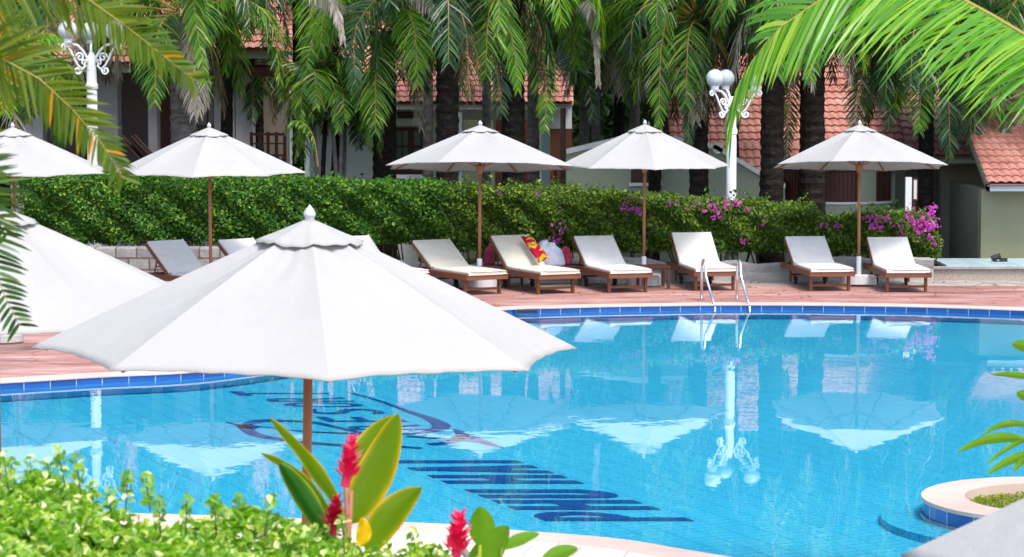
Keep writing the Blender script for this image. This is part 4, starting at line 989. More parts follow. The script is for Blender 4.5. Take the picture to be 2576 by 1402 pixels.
palm(215, 46.5, .34, 4.6, 'dark palm trunk directly behind the left lamp post', mats=(0,1), nf=22)
palm(470, 44.3, .50, 4.0, 'thick palm with scaly grey trunk in front of the veranda', mats=(0,0,1), bark=M_greybark, ex=[([(505,-70),(487,-10),(496,80),(508,150),(516,214)], 40.5, .52, 0, dict(start=.25, fwd=.9, grav=.35, w=.03, gap=.028))])
palm(656, 50.5, .30, 2.95, 'short palm beside the veranda railing with a small crown', nf=16, L=1.3, leaf=.4, mats=(0,1), dry=1)
palm(964, 45, .46, 3.75, 'thick black palm trunk left of the brown door', mats=(0,3,1), ex=[([(1000,-60),(949,0),(904,45),(889,115),(896,215)], 43, .62, 1, dict(start=.2, grav=.3)), ([(790,-40),(830,-10),(852,40),(862,100)], 42.5, .45, 2, dict(droop=1.2, grav=.5))])
palm(1120, 43.6, .42, 4.55, 'tall dark palm with swollen crown base right of the grey slim trunk', mats=(0,1), boots=.25, ex=[([(1020,-50),(1060,-20),(1090,20),(1108,66)], 42.6, .42, 2, dict(droop=1.3, grav=.4))], L=2.9)
palm(1074, 52, .22, 5.0, 'slim grey palm trunk in front of the brown door', bark=M_greybark, mats=(0,1), boots=0)
palm(1302, 44.4, .44, 4.5, 'thick dark palm behind the middle umbrella', mats=(0,3,1), boots=.2, ex=[([(1262,-30),(1280,60),(1294,130),(1303,228)], 43.2, .5, 3, dict(start=.35, fwd=1.1, grav=.3)), ([(1205,-10),(1222,60),(1244,140),(1262,285)], 43.6, .62, 1, dict(start=.2)), ([(1345,120),(1372,220),(1370,330)], 44, .45, 0, dict(start=.2))])
palm(1220, 53, .2, 5.0, 'slim grey palm trunk low behind the middle umbrella pole', bark=M_greybark, mats=(1,0), boots=0)
palm(1348, 50, .24, 4.9, 'grey palm trunk close left of the pale blue pillar', bark=M_greybark, mats=(1,0), boots=0)
palm(1462, 50, .22, 4.4, 'slim ringed grey palm right of the dark wooden post', bark=M_greybark, mats=(1,1,0), boots=0, ex=[([(1478,0),(1497,70),(1502,140),(1505,214)], 44.5, .36, 2, dict(droop=1.1, grav=.3, start=.35)), ([(1440,150),(1478,210),(1492,300)], 46, .5, 1, {})])
palm(1500, 49, .19, 4.3, 'slim dark grey palm, second right of the wooden post', bark=M_greybark, mats=(0,3,1), boots=0)
palm(1536, 51, .26, 4.3, 'leaning brown palm trunk left of the shuttered windows', px_top=1568, mats=(1,), boots=0)
palm(1576, 48.5, .21, 4.3, 'slim palm leaning right beside the shuttered windows', px_top=1604, bark=M_greybark, mats=(1,0), boots=0)
palm(1768, 44.4, .36, 3.9, 'dark palm with a skirt of hanging brown fronds left of the lamp post', mats=(1,0), dry=14, boots=.5, ex=[([(1690,30),(1665,110),(1660,200),(1657,318)], 43.4, .5, 0, dict(start=.3, fwd=.9)), ([(1740,120),(1735,220),(1730,400)], 43.8, .35, 1, dict(droop=.9))])
palm(1941, 43.2, .43, 4.5, 'thick black palm right of the lamp post', mats=(0,3,1), dry=5)
palm(2052, 43.8, .47, 4.6, 'thick grey-black palm behind the rightmost umbrella, left half', mats=(1,0), dry=5, ex=[([(2000,150),(1985,260),(1980,400)], 45, .4, 1, {})])
palm(2700, 44.5, .4, 4.3, 'palm outside the right edge whose dark fronds hang over the tiled roof', mats=(1,1,0), L=3.4, nf=26, dry=5)
palm(2330, 45.1, .3, 3.6, 'palm in the dark recess beside the olive building with dense drooping fronds', mats=(1,1,0), L=2.0, nf=44, dry=3, zb=GZ, boots=0, ex=[([(2250,40),(2190,120),(2160,230),(2150,340)], 44.6, .55, 1, {}), ([(2280,90),(2245,180),(2235,320)], 44.4, .5, 1, {}), ([(2400,60),(2440,160),(2455,390)], 44.2, .55, 1, {}), ([(2420,20),(2500,120),(2530,330)], 44.3, .55, 1, {}), ([(2330,150),(2318,220),(2312,330)], 44.2, .5, 0, {}), ([(2370,120),(2385,220),(2390,400)], 44.2, .5, 1, {})])
palm(15, 44, .3, 2.7, 'low bright green palm behind the umbrella at the left edge', mats=(3,0), L=1.8, nf=18)
for i, (px, YY, zc, lab) in enumerate(((-140,50,5.2,'tall palm beyond the left edge over the veranda roof'), (330,58,6.4,'palm rising behind the veranda roof, left'), (700,60,6.3,'palm rising behind the roofs left of the middle'), (880,62,6.0,'palm behind the white bungalow roof, left'), (1180,62,6.5,'palm behind the white bungalow roof, middle'), (1420,60,6.2,'palm behind the white bungalow roof, right'),
                                  (1660,57,5.8,'palm behind the sage bungalow, left'), (1860,56,6.0,'palm behind the sage bungalow, middle'), (2180,55,5.6,'palm behind the sage bungalow, right'), (2560,54,5.8,'palm rising behind the olive building'))):
    palm(px, YY, .34, zc, lab, mats=(1,0,1,3), L=3.8, nf=30, gap=.07, wl=.05, leaf=.7, group='palms behind the houses', dry=5)
for px, YY, zc, lab in ((560,46,5.3,'palm crown hanging above the rolled blinds'), (740,46.2,4.7,'palm crown with dark fronds above the clump of thin stems'), (1640,46,5.2,'palm crown above the second umbrella from the lamp post'), (1850,46.5,5.3,'palm crown above the right lamp globes')):
    palm(px, YY, .24, zc, lab, mats=(1,0,3), L=2.9, nf=24, bark=M_bark, dry=4, boots=0, leaf=.6)
# clump of thin-stemmed palms
t = thing('clumping_palm', 'clump of thin-stemmed palms with feathery fronds right of the veranda railing', 'palm clump'); fb = FB(); r = random.Random(5)
for k in range(9):
    px = 792 + k*9 + r.uniform(-4,4); YY = 44.6 + r.uniform(-.4,.4); zc = r.uniform(1.9,3.3); x = X(px,YY); xt = x + r.uniform(-.25,.25)
    trunk_mesh((x,YY,GZ), (xt,YY,zc), .045, .035, k+50, rough=.04, n=8).build('stem', M_bark if k % 2 else M_greybark, t)
    for j in range(8): frond(fb, arch((xt,YY,zc), r.uniform(0,6.28), math.radians(r.uniform(10,75)), r.uniform(1.0,1.6), 1.3), L=.38, w=.03, gap=.04, droop=.2, grav=.3, mi=0 if j % 3 else 1, mr=2, r0=.012, seed=900+k*10+j)
frond(fb, [tuple(atY(a,b,43.5)) for a,b in ((800,420),(790,350),(768,312),(735,305),(716,335))], L=.25, w=.03, gap=.03, mi=0, mr=2, r0=.014, droop=.6, seed=77)
fb.build('crown', [M_frond, M_fronddark, M_rachisd], t)

# far trees closing the view
def blob_tree(px, Y, zc, rad, label, seed):
    r = np.random.default_rng(seed); x = X(px, Y); t = thing('broadleaf_tree', label, 'tree', (0,0,0), 0, 'trees far behind the houses')
    trunk_mesh((x,Y,GZ), (x,Y,zc), .22, .12, seed, n=10).build('trunk', M_bark, t)
    cc = r.normal(size=(60,3)); cc /= np.linalg.norm(cc,axis=1)[:,None]; cc = cc*(r.uniform(.3,1,60)**.5)[:,None]*np.array([rad,rad*.8,rad*.75]) + np.array([x,Y,zc+.3])
    pos = (cc[:,None,:] + r.normal(size=(60,110,3))*rad*.16).reshape(-1,3); v, f = leaves(pos, .30, seed=seed, aspect=.6); npmesh('crown', v, f, M_treeleaf, t)
labs = ['dense dark tree beyond the left edge', 'dense dark tree above the veranda roof', 'dense dark tree between veranda and white bungalow', 'dense dark tree left above the white bungalow', 'dense dark tree above the middle of the white bungalow', 'dense dark tree above the right end of the white bungalow', 'dense dark tree above the sage bungalow', 'dense dark tree above the round bay', 'dense dark tree above the olive building', 'dense dark tree beyond the right edge']
for i, px in enumerate((-150,180,500,800,1100,1400,1700,2000,2300,2650)): blob_tree(px, 66 + (i % 3)*2, 4.4 + (i % 2)*.8, 3.3, labs[i], 40+i)

# ------------------------------------------------------------------ hedges
def hedge(px0, px1, topf, label, m, seed, name='hedge', y0=41.25, y1=42.7, zb=.42, dens=2500, size=.066, flowers=None, sprig=25):
    r = np.random.default_rng(seed); xa, xb = X(px0,y0), X(px1,y0); t = thing(name, label, 'hedge'); Lx = xb-xa
    def ztop(x, y): 
        px = 1288 + x/y0*F*1.0; return topf(px)
    def samp(n):
        x = r.uniform(xa, xb, n); px = 1288 + x/y0*F; py = np.interp(px, [a for a,b in topf], [b for a,b in topf]); zt = 3.3 - (py-198)*y0/(F*1.003) 
        return x, zt
    bulge = lambda x, z: .06*np.sin(x*2.3+z*3+seed)+.06*np.sin(x*5.1-z*4)+.05*np.sin(x*9+z*11)
    n1 = int(Lx*dens); x, zt = samp(n1); z = zb + (zt-zb)*r.uniform(0,1,n1)**.9; 
    edge = np.minimum(1, (zt-z)/.15); y = y0 + bulge(x,z) + .16*(1-edge)**2 + np.abs(r.normal(size=n1))*.06 + .12*np.clip((zb+.25-z)/.25,0,1)
    P1 = np.stack([x,y,z],1); N1 = np.tile([0,-1.0,.5],(n1,1))
    n2 = int(Lx*dens*.7); x, zt = samp(n2); y = r.uniform(y0, y1, n2); z = zt + .025*np.sin(x*3.1+y*4)+.02*np.sin(x*8)+r.normal(size=n2)*.03 - .1*np.clip((y0+.15-y)/.15,0,1)
    P2 = np.stack([x,y,z],1); N2 = np.tile([0,-.3,1.0],(n2,1))
    # ends
    n3 = int(dens*.5); P3 = []; 
    for xe in (xa, xb):
        yy = r.uniform(y0,y1,n3); ztx = 3.3-(np.interp(1288+xe/y0*F, [a for a,b in topf], [b for a,b in topf])-198)*y0/(F*1.003); zz = zb+(ztx-zb)*r.uniform(0,1,n3); P3.append(np.stack([xe+bulge(yy,zz)+r.normal(size=n3)*.04, yy, zz],1))
    P3 = np.concatenate(P3); N3 = np.tile([0,-.5,.5],(len(P3),1))
    # upright sprigs over the top
    S = []
    for k in range(sprig):
        x, zt = samp(1); y = r.uniform(y0, y0+.8); h = r.uniform(.08,.28); m_ = 14; q_ = r.uniform(0,1,m_)
        S.append(np.stack([x[0]+r.normal(size=m_)*.035+ (q_*r.uniform(-.08,.08)), y+r.normal(size=m_)*.03, zt[0]+q_*h],1))
    S = np.concatenate(S); NS = np.tile([0,-.5,.8],(len(S),1))
    pos = np.concatenate([P1,P2,P3,S]); nrm = np.concatenate([N1,N2,N3,NS]); v, f = leaves(pos, size, nrm, .6, .25, .75, seed); npmesh('foliage', v, f, m, t)
    # inner mass of leaves so that no light comes through, and stems
    ni = int(Lx*1100); x, zt = samp(ni); z = zb+.05+(zt-zb-.12)*r.uniform(0,1,ni); y = y0+.25 + r.uniform(0,.9,ni); v, f = leaves(np.stack([x,y,z],1), .11, seed=seed+1, aspect=.8); npmesh('inner_foliage', v, f, m, t)
    mb = MB(); k = xa+.1
    while k < xb:
        b0 = (k, y0+.4, -.02); 
        for j in range(3):
            tp = (k+r.uniform(-.3,.3), y0+.35+r.uniform(-.2,.2), zb+.25); md = (k+(tp[0]-k)*.4, y0+.4, .2); mb.tube([b0, md, tp], [.022,.016,.01], 6)
        k += r.uniform(.3,.5)
    mb.build('stems', M_twig, t)
    if flowers:
        fp = []; fw = []
        for (px, py, n_, s_) in flowers:
            c = atY(px, py, y0-.1); 
            fp.append(np.array(c) + r.normal(size=(max(4,int(n_*.45)),3))*np.array([s_, .05, s_*.7]))
        fp = np.concatenate(fp); v, f = leaves(fp, .055, np.tile([0,-1,.4],(len(fp),1)), .8, .3, .9, seed+5); npmesh('blossom', v, f, M_flower, t)
    return t
hedge(55, 1120, [(0,440),(60,443),(330,452),(700,460),(1000,468),(1130,472)], 'dense clipped green hedge behind the loungers on the left half', M_hedge, 11, zb=.55, sprig=14)
hedge(1110, 2062, [(1100,476),(1250,482),(1400,488),(1550,498),(1700,508),(1900,520),(2070,535)], 'loose green hedge with scattered magenta blossoms behind the loungers right of the middle', M_hedge2, 12, zb=.42, sprig=34,
      flowers=[(1580,520,50,.09),(1600,532,40,.06),(1405,575,25,.05),(1402,597,40,.08),(1780,521,45,.07),(1800,545,25,.05),(1825,518,60,.08),(1885,527,20,.04),(1875,605,45,.06),(1918,567,14,.04),(1690,515,16,.06),(1855,510,30,.04),(1730,520,12,.05),(1395,640-30,10,.04),(1255,485,14,.05),(1360,490,10,.05),(1910,543,12,.05)])
hedge(2085, 2352, [(2080,562),(2150,556),(2200,545),(2300,545),(2360,552)], 'bougainvillea bush covered in magenta blossoms by the framed signpost', M_hedge2, 13, 'bougainvillea_bush', zb=.35, sprig=16, y1=42.2,
      flowers=[(2200,555,70,.09),(2210,570,40,.06),(2290,545,60,.10),(2305,560,90,.10),(2325,575,130,.12),(2345,560,60,.07),(2340,535,50,.07),(2350,522,25,.04),(2255,570,25,.06),(2270,590,25,.05),(2110,568,20,.05),(2350,612,22,.03),(2230,548,20,.05),(2070,565,14,.04)])
r_ = np.random.default_rng(91); n_ = 16000; xx = r_.uniform(X(1380,57), X(2700,57), n_); zt_ = 2.6 + .5*np.sin(xx*1.3) + .3*np.sin(xx*3.1)
v, f = leaves(np.stack([xx, r_.uniform(56.8,58.2,n_), GZ + (zt_-GZ)*r_.random(n_)],1), .28, seed=92, aspect=.6)
o = npmesh('undergrowth', v, f, M_treeleaf); o['kind'] = 'stuff'
# shrubs behind the hedge
def shrub(px, Y, z0, z1, rad, m, label, seed, n=2600, size=.07):
    r = np.random.default_rng(seed); x = X(px, Y); t = thing('shrub', label, 'shrub', (0,0,0), 0, 'shrubs behind the hedge'); P = []
    for k in range(26):
        a = r.uniform(0,6.28); e = r.uniform(.2,1)*rad; tip = np.array([x+e*math.cos(a), Y+e*math.sin(a), z0+(z1-z0)*r.uniform(.55,1)]); b = np.array([x,Y,z0]); q_ = r.uniform(.3,1,n//26)[:,None]; P.append(b+(tip-b)*q_ + r.normal(size=(n//26,3))*.06)
    P = np.concatenate(P); v, f = leaves(P, size, seed=seed, aspect=.4); npmesh('foliage', v, f, m, t); MB().tube([(x,Y,GZ),(x,Y,z0+.3)], .03, 6).build('stem', M_twig, t)
for i, (px, YY, yt, lab) in enumerate(((1395,46.5,452,'yellow-green shrub left of the dark wooden post'), (1440,47,460,'yellow-green shrub right of the dark wooden post'), (1485,46.6,468,'yellow-green shrub among the slim grey trunks'), (1545,46.3,462,'yellow-green shrub before the leaning trunk'))):
    shrub(px, YY, 0, Z(yt,YY), .55, M_yshrub, lab, 300+i)
for i, (px, YY, yt, lab) in enumerate(((1640,45.5,488,'dark leaved shrub under the shuttered windows'), (1055,46,448,'dark leaved shrub below the small globe lamp'), (925,45.5,430,'dark leaved shrub at the foot of the thick black trunk'), (2225,45,520,'dark leaved shrub below the round bay'))):
    shrub(px, YY, 0, Z(yt,YY), .5, M_hedge, lab, 330+i)

# ------------------------------------------------------------------ near palm at the left, coconut frond at the right
t = thing('date_palm', 'near palm at the upper left with blurred olive fronds and orange leaflets', 'palm tree', (0,0,0)); YN = 8.2
cx = -2.6; trunk_mesh((cx,8.6,0), (cx,8.6,3.25), .12, .10, 4, boots=.2).build('trunk', M_bark, t)
fb = FB(); cr = (cx, 8.5, 3.45)
ns = dict(L=.205, w=.011, gap=.0125, fwd=.75, droop=.10, grav=.10, r0=.008, start=.28, wob=.10, mi=0, mr=2)
def px3(l, Y): return [tuple(atY(a, b, Y + .0)) for a, b in l]
frond(fb, [cr]+px3([(60,-40),(176,-15),(234,6),(276,36),(331,77),(386,121),(440,165),(496,208)], 8.0), **{**ns, 'side': (.6,0,.8), 'seed': 1})
frond(fb, [cr]+px3([(-60,130),(0,146),(69,176),(154,248),(220,317),(273,386),(312,452)], 7.9), **{**ns, 'side': (.6,0,.8), 'seed': 2})
frond(fb, [cr]+px3([(-140,0),(-80,10),(-20,35),(20,70),(50,130)], 8.4), **{**ns, 'side': (.6,0,.8), 'seed': 3})
frond(fb, [cr]+px3([(-120,-90),(-40,-80),(30,-60),(80,-30)], 8.1), **{**ns, 'side': (.3,0,.9), 'seed': 6, 'droop': .5})
frond(fb, [cr]+px3([(-90,70),(-50,110),(0,170),(40,250)], 8.6), **{**ns, 'side': (.8,0,.5), 'seed': 7})
gs = dict(L=.20, w=.014, gap=.020, fwd=.45, droop=.0, grav=.10, r0=.007, start=.3, wob=.05, mi=1, mr=2)
frond(fb, [cr]+px3([(-90,440),(-50,520),(-28,600),(-8,690),(18,760),(50,822)], 8.0), **{**gs, 'side': (1,0,.05), 'seed': 4})
frond(fb, [cr]+px3([(-120,380),(-75,430),(-40,480),(0,545),(20,590)], 8.2), **{**gs, 'side': (1,0,.3), 'seed': 5, 'mi': 0})
fb.build('crown', [M_near, M_nearg, M_rachis], t)

t = thing('coconut_palm', 'coconut palm outside the right edge with a bright fresh frond arching across the corner', 'palm tree', (0,0,0)); YC = 16.0
cr = tuple(atY(3050, 330, 16.3)); trunk_mesh((cr[0]+.3,16.5,-.02), cr, .17, .13, 9, n=16).build('trunk', M_greybark, t)
fb = FB()
frond(fb, [cr]+px3([(2760,190),(2576,86),(2420,-5),(2300,-50),(2180,-52),(2064,0),(1990,50),(1945,85),(1895,150),(1856,215),(1843,262)], 15.9), L=.96, w=.021, gap=.0225, fwd=1.0, droop=.85, grav=.16, side=(0,1,.15), mi=0, mr=1, r0=.022, start=.12, wob=.07, lmin=.45, seed=21, segs=5)
frond(fb, px3([(2250,-60),(2150,-55),(2064,0),(1990,50),(1945,85)], 15.95), L=.55, w=.036, gap=.05, fwd=1.3, droop=-.1, grav=.25, side=(-.5,.2,.5), mi=0, mr=1, r0=.01, start=.1, seed=22, segs=5)
for k, (az, el) in enumerate(((0.2,50),(1.1,60),(-.8,45))):
    frond(fb, arch(cr, az, math.radians(el), 2.6, 1.3), L=.75, w=.038, gap=.05, fwd=.6, droop=.4, grav=.4, mi=0, mr=1, r0=.022, seed=30+k)
fb.build('crown', [M_frond2, M_rachis, M_dry], t)

# ------------------------------------------------------------------ foreground hedge, ginger, bamboo-like leaves
t = thing('foreground_hedge', 'blurred bright green small-leaved hedge along the lower left edge', 'hedge')
top = [(-250,1170),(0,1186),(100,1196),(200,1212),(250,1250),(300,1278),(400,1290),(500,1278),(600,1280),(700,1282),(780,1300),(850,1330),(1000,1352),(1080,1372),(1150,1402),(1200,1440)]
r = np.random.default_rng(77); n = 16000; Yh0, Yh1 = 6.2, 7.6
px = r.uniform(-250, 1190, n); py = np.interp(px, [a for a,b in top], [b for a,b in top]); y = r.uniform(Yh0, Yh1, n)
crest = np.array([atY(float(a), float(b), Yh1-.1).z - .055 for a, b in zip(px[::1], py[::1])])
x = (px-1288)/F*7.3; z = crest + .03*np.sin(x*9+y*7) + .025*np.sin(x*21+y*15) - np.abs(r.normal(size=n))*.035 - .10*np.clip((6.45-y)/.25,0,1)**2
P1 = np.stack([x,y,z],1)
n2 = 7000; px2 = r.uniform(-250,1190,n2); c2 = np.interp(px2, px[np.argsort(px)][::50], crest[np.argsort(px)][::50]); x2 = (px2-1288)/F*7.3; z2_ = r.uniform(.8,1,n2)*c2; P2 = np.stack([x2, np.where(r.random(n2)<.5, Yh0+.05, Yh1)+r.normal(size=n2)*.03, z2_],1)
v1, f1_ = leaves(np.concatenate([P1,P2]), .040, np.tile([0,-.2,.8],(n+n2,1)), .52, .3, .9, 78)
va1, fa1 = v1, f1_
# upright shoots with paired leaves
SP = []; SN = []; mb = MB()
shoots = [(75,1160),(146,1138),(191,1158),(30,1165),(321,1198),(367,1204),(120,1165),(232,1225),(400,1262),(470,1262),(275,1240),(540,1262),(600,1258),(10,1150),(860,1310),(1040,1345),(680,1262)]
for k, (a, b) in enumerate(shoots):
    YY = r.uniform(7.0,7.6); tp = atY(a, b, YY); h = .10; q0 = tp - Vector((r.uniform(-.02,.02),0,h)); mb.tube([q0, tp], [.0025,.0015], 5)
    for j in range(7):
        c = q0.lerp(tp, (j+1)/7)
        for s in (-1,1):
            an = j*1.3; off = np.array([math.cos(an)*s, math.sin(an)*s, .8])*.014; SP.append(np.array(c)+off); SN.append((math.cos(an)*-s*.5, -.6, .7))
v1, f1_ = leaves(np.array(SP), .034, np.array(SN), .5, .3, .25, 79); npmesh('foliage', np.concatenate([va1, v1]), np.concatenate([fa1, f1_+len(va1)]), M_front, t)
for k in range(26):
    a = r.uniform(-1.7,-.25); mb.tube([(a, r.uniform(6.5,7.4), 0),(a+r.uniform(-.1,.1), r.uniform(6.5,7.4), .9),(a+r.uniform(-.2,.2), r.uniform(6.5,7.4), 1.9)], [.02,.015,.006], 6)
mb.build('stems', M_twig, t)
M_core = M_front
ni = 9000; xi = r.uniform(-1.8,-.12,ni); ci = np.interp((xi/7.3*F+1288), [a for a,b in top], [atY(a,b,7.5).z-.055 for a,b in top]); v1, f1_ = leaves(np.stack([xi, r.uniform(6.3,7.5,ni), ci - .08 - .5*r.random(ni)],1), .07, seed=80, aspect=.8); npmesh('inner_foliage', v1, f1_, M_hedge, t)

def gmat(name, c0, c1, edge=None, trans=.35):
    m = mat(name, c0, .35, spec=.5); u_ = nd(m, 'ShaderNodeTexCoord').outputs['UV']; sx_ = nd(m, 'ShaderNodeSeparateXYZ'); lk(m, u_, sx_.inputs[0])
    wv2 = nd(m, 'ShaderNodeTexWave'); wv2.inputs['Scale'].default_value = 14; wv2.inputs['Distortion'].default_value = .6
    mp = nd(m, 'ShaderNodeMapping'); mp.inputs['Rotation'].default_value = (0,0,.9); lk(m, u_, mp.inputs[0]); lk(m, mp.outputs[0], wv2.inputs['Vector'])
    c = mixc(m, c0, c1, wv2.outputs['Fac'])
    if edge:
        ab = nd(m, 'ShaderNodeMath', operation='POWER'); lk(m, sx_.outputs[0], ab.inputs[0]); ab.inputs[1].default_value = 7
        nz = noise(m, u_, 5, 3); ml = nd(m, 'ShaderNodeMath', operation='MULTIPLY'); lk(m, ab.outputs[0], ml.inputs[0]); lk(m, nz, ml.inputs[1]); m2 = nd(m, 'ShaderNodeMath', operation='MULTIPLY'); lk(m, ml.outputs[0], m2.inputs[0]); m2.inputs[1].default_value = 3; m2.use_clamp = True
        c = mixc(m, c, edge, m2.outputs[0])
    base(m, c); tl = nd(m, 'ShaderNodeBsdfTranslucent'); c2 = mixc(m, c, (1.6,1.8,.4), 1, 'MULTIPLY'); lk(m, c2, tl.inputs['Color']); mx_ = nd(m, 'ShaderNodeMixShader'); mx_.inputs[0].default_value = trans
    lk(m, m.node_tree.nodes['Principled BSDF'].outputs[0], mx_.inputs[1]); lk(m, tl.outputs[0], mx_.inputs[2]); lk(m, mx_.outputs[0], m.node_tree.nodes['Material Output'].inputs['Surface']); return m
M_gl = gmat('ginger_leaf', (.085,.18,.006), (.19,.31,.012), (.65,.42,.02), .4); M_gd = gmat('dark_ginger_leaf', (.012,.09,.008), (.02,.12,.01), (.25,.35,.02), .15); M_gb = gmat('fresh_ginger_leaf', (.10,.26,.012), (.15,.32,.02), None, .4)
M_red = leafmat('red_bract', [(0,(.42,.004,.05)), (.6,(.66,.012,.12)), (1,(.85,.25,.38))], .4, .3, (1,.5,.6)); M_crim = leafmat('crimson_bract', [(0,(.22,.002,.015)), (.7,(.42,.008,.05)), (1,(.60,.06,.2))], .4, .3, (1,.5,.6))
M_yel = gmat('yellow_leaf', (.85,.52,.01), (.80,.45,.01), None, .3)
def blade(b, tip, wpx, Y, m, parent, bend=(0,0), dY=0, turn=.0, name='leaf', wave=.03):
    Bp = atY(*b, Y); Tp = atY(*tip, Y+dY); ax = Tp-Bp; Ln = ax.length; d = ax.normalized(); view = Vector((0,1,0)); sd_ = d.cross(view).normalized()
    sd_ = (sd_*math.cos(turn) + view*math.sin(turn)).normalized(); nr = d.cross(sd_); w_ = wpx/F*Y/2*1.15/max(math.cos(turn), .35); NL, NW = 22, 8; mb = MB(); uv_ = []
    bn = Vector((bend[0], 0, bend[1]))
    for i in range(NL+1):
        t_ = i/NL; wid = w_*(math.sin(math.pi*t_**.82)**.62 if 0 < t_ < 1 else 0) ; wid = max(wid, .0012 if t_ < .5 else .0004); c = Bp + ax*t_ + bn*(4*t_*(1-t_))*Ln + nr*(.10*Ln*(t_**2))
        for j in range(NW+1):
            s_ = -1 + 2*j/NW; mb.v.append(tuple(c + sd_*(s_*wid) + nr*(-abs(s_)*wid*.28) + nr*(wave*Ln*.25*math.sin(t_*14+s_*2)*abs(s_)**2))); uv_.append((abs(s_), t_))
    mb.f = [(i*(NW+1)+j, i*(NW+1)+j+1, (i+1)*(NW+1)+j+1, (i+1)*(NW+1)+j) for i in range(NL) for j in range(NW)]; mb.m = [0]*len(mb.f); mb.uv = uv_
    return mb.build(name, m, parent, smooth=True)
def gflower(b, tip, wpx, Y, m, parent, seed):
    Bp = atY(*b, Y); Tp = atY(*tip, Y); ax = (Tp-Bp); Ln = ax.length; d = ax.normalized(); r = random.Random(seed); w_ = wpx/F*Y*.78; mb = MB(); NB = 34
    s1 = d.cross(Vector((0,1,0))).normalized(); s2 = d.cross(s1)
    for k in range(NB):
        t_ = .12 + .84*k/NB; a = k*2.4; out = (s1*math.cos(a)+s2*math.sin(a)); wl_ = w_*(1.05-.65*t_)*r.uniform(.85,1.15); c = Bp + ax*t_; bl = wl_*1.25
        up = (d*.95 + out*.75).normalized(); sdv = up.cross(out).normalized(); hw = bl*.34
        P = [c, c+up*bl*.4+sdv*hw+out*bl*.12, c+up*bl*.75+sdv*hw*.8+out*bl*.14, c+up*bl*1.08+out*bl*.30, c+up*bl*.75-sdv*hw*.8+out*bl*.14, c+up*bl*.4-sdv*hw+out*bl*.12, c+up*bl*.55+out*bl*.26]
        mb.add(P, [(0,1,6),(1,2,6),(2,3,6),(3,4,6),(4,5,6),(5,0,6)])
    mb.tube([Bp, Tp], [w_*.35, w_*.15], 8)
    return mb.build('flower', m, parent, smooth=False)
Yg = 7.75
t = thing('red_ginger', 'tall red ginger plant with large upright leaves and two red flower spikes', 'ginger plant', (0,0,0), 0, 'red ginger plants in the foreground')
blade((858,1290),(691,1038),36,Yg+.05,M_gl,t,bend=(.04,-.03),turn=.5)
blade((836,1310),(668,1128),30,Yg+.02,M_gl,t,bend=(.02,.06),turn=.6)
blade((826,1352),(706,1160),50,Yg-.05,M_gd,t,bend=(-.02,.05),turn=.1)
blade((884,1235),(993,1042),64,Yg+.1,M_gl,t,bend=(-.06,.04))
blade((872,1320),(1008,1038),84,Yg,M_gl,t,bend=(.02,-.02),turn=.15)
blade((922,1392),(1061,1222),72,Yg-.1,M_gl,t,bend=(-.05,.05))
blade((905,1375),(912,1300),34,Yg-.3,M_yel,t,bend=(.1,0),wave=.1,name='curled_leaf')
gflower((868,1225),(887,1095),46,Yg-.15,M_red,t,1); gflower((838,1345),(846,1250),40,Yg-.2,M_crim,t,2)
mb = MB()
for a, b, c_ in (((868,1225),(874,1300),(878,1420)), ((838,1345),(846,1390),(850,1440)), ((858,1290),(868,1350),(870,1440)), ((884,1235),(880,1300),(872,1440)), ((922,1392),(915,1420),(900,1450))):
    q3 = atY(*c_, Yg-.1); mb.tube([atY(*a, Yg-.05), atY(*b, Yg-.08), q3, (q3.x, q3.y, 0)], [.006,.008,.010,.014], 8)
mb.build('stalks', mottled('reddish_stalk', (.35,.22,.12), (.45,.12,.10), 4, .6, 0), t, smooth=True)
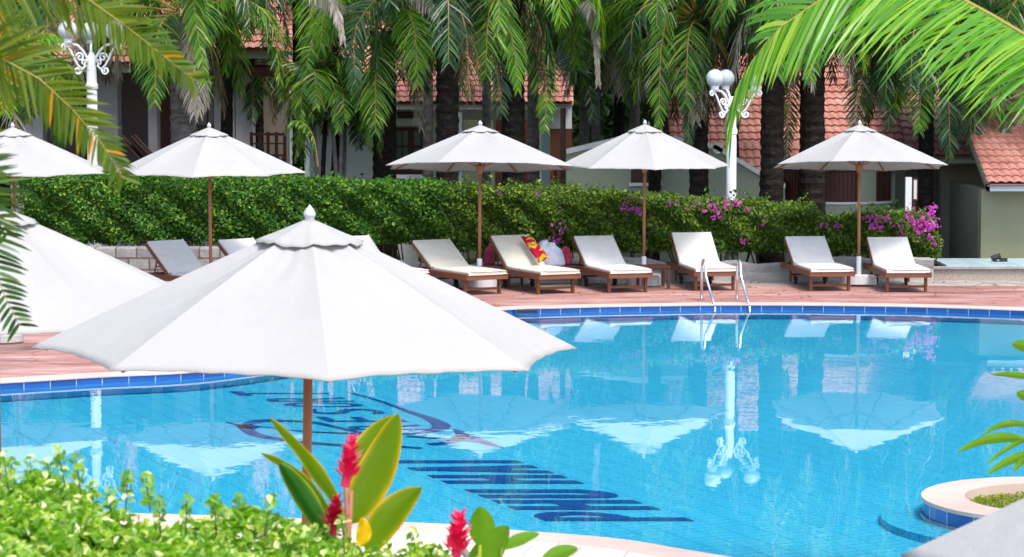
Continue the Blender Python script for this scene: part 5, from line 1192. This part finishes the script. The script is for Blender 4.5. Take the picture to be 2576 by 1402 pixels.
t = thing('red_ginger', 'small red ginger with one red flower spike and fresh green leaves beside the pale coping', 'ginger plant', (0,0,0), 0, 'red ginger plants in the foreground')
gflower((1146,1412),(1156,1290),50,Yg-.2,M_red,t,3)
blade((1208,1372),(1208,1272),58,Yg,M_gb,t,bend=(.05,0)); blade((1222,1425),(1277,1320),58,Yg-.1,M_gb,t,bend=(-.05,.03)); blade((1262,1378),(1358,1345),26,Yg,M_gb,t,bend=(0,.06),turn=.5); blade((1180,1408),(1232,1345),22,Yg+.05,M_gb,t); blade((1360,1415),(1455,1380),34,Yg,M_gb,t,bend=(0,.06),turn=.3)
blade((1190,1420),(1130,1340),20,Yg+.2,M_dry,t,name='withered_leaf',turn=.4)
mb = MB()
for a in ((1146,1412),(1208,1372),(1222,1425),(1262,1378),(1360,1415)): q3 = atY(a[0]-4, a[1]+60, Yg-.1); mb.tube([atY(*a, Yg-.1), q3, (q3.x,q3.y,0)], [.005,.008,.012], 8)
mb.build('stalks', M_yshrub, t, smooth=True)
struct(MB().box(-3.2,.6,5.9,8.1,-.02,.05).build('planting_bed', M_soil))
# bamboo-like plant at the right
t = thing('dracaena', 'plant with long narrow yellow-green leaves reaching in from the right edge', 'plant', (0,0,0)); YB = 13.0
for b, tp, wd_, bd in (((2600,880),(2545,862),26,(0,.0)), ((2610,955),(2492,938),15,(0,.03)), ((2590,1005),(2558,985),24,(0,0)), ((2600,1075),(2466,1090),16,(-.0,.12)), ((2590,1110),(2404,1130),24,(0,.09)), ((2600,1100),(2475,1165),12,(0,.05)), ((2620,1140),(2478,1188),22,(0,.06)), ((2600,1140),(2545,1185),18,(0,.03))):
    blade(b, tp, wd_, YB, M_gb, t, bend=bd, turn=.3, wave=.02)
s0 = atY(2640,1000,YB); MB().tube([(s0.x+.1,YB,0),(s0.x+.05,YB,1.2),(s0.x,YB,atY(2640,900,YB).z)], [.02,.015,.01], 8).tube([tuple(atY(2630,1140,YB)), (s0.x+.04,YB,1.0)], .006, 6).tube([tuple(atY(2598,950,YB)), (s0.x+.02,YB,1.5)], .006, 6).build('stems', M_yshrub, t, smooth=True)
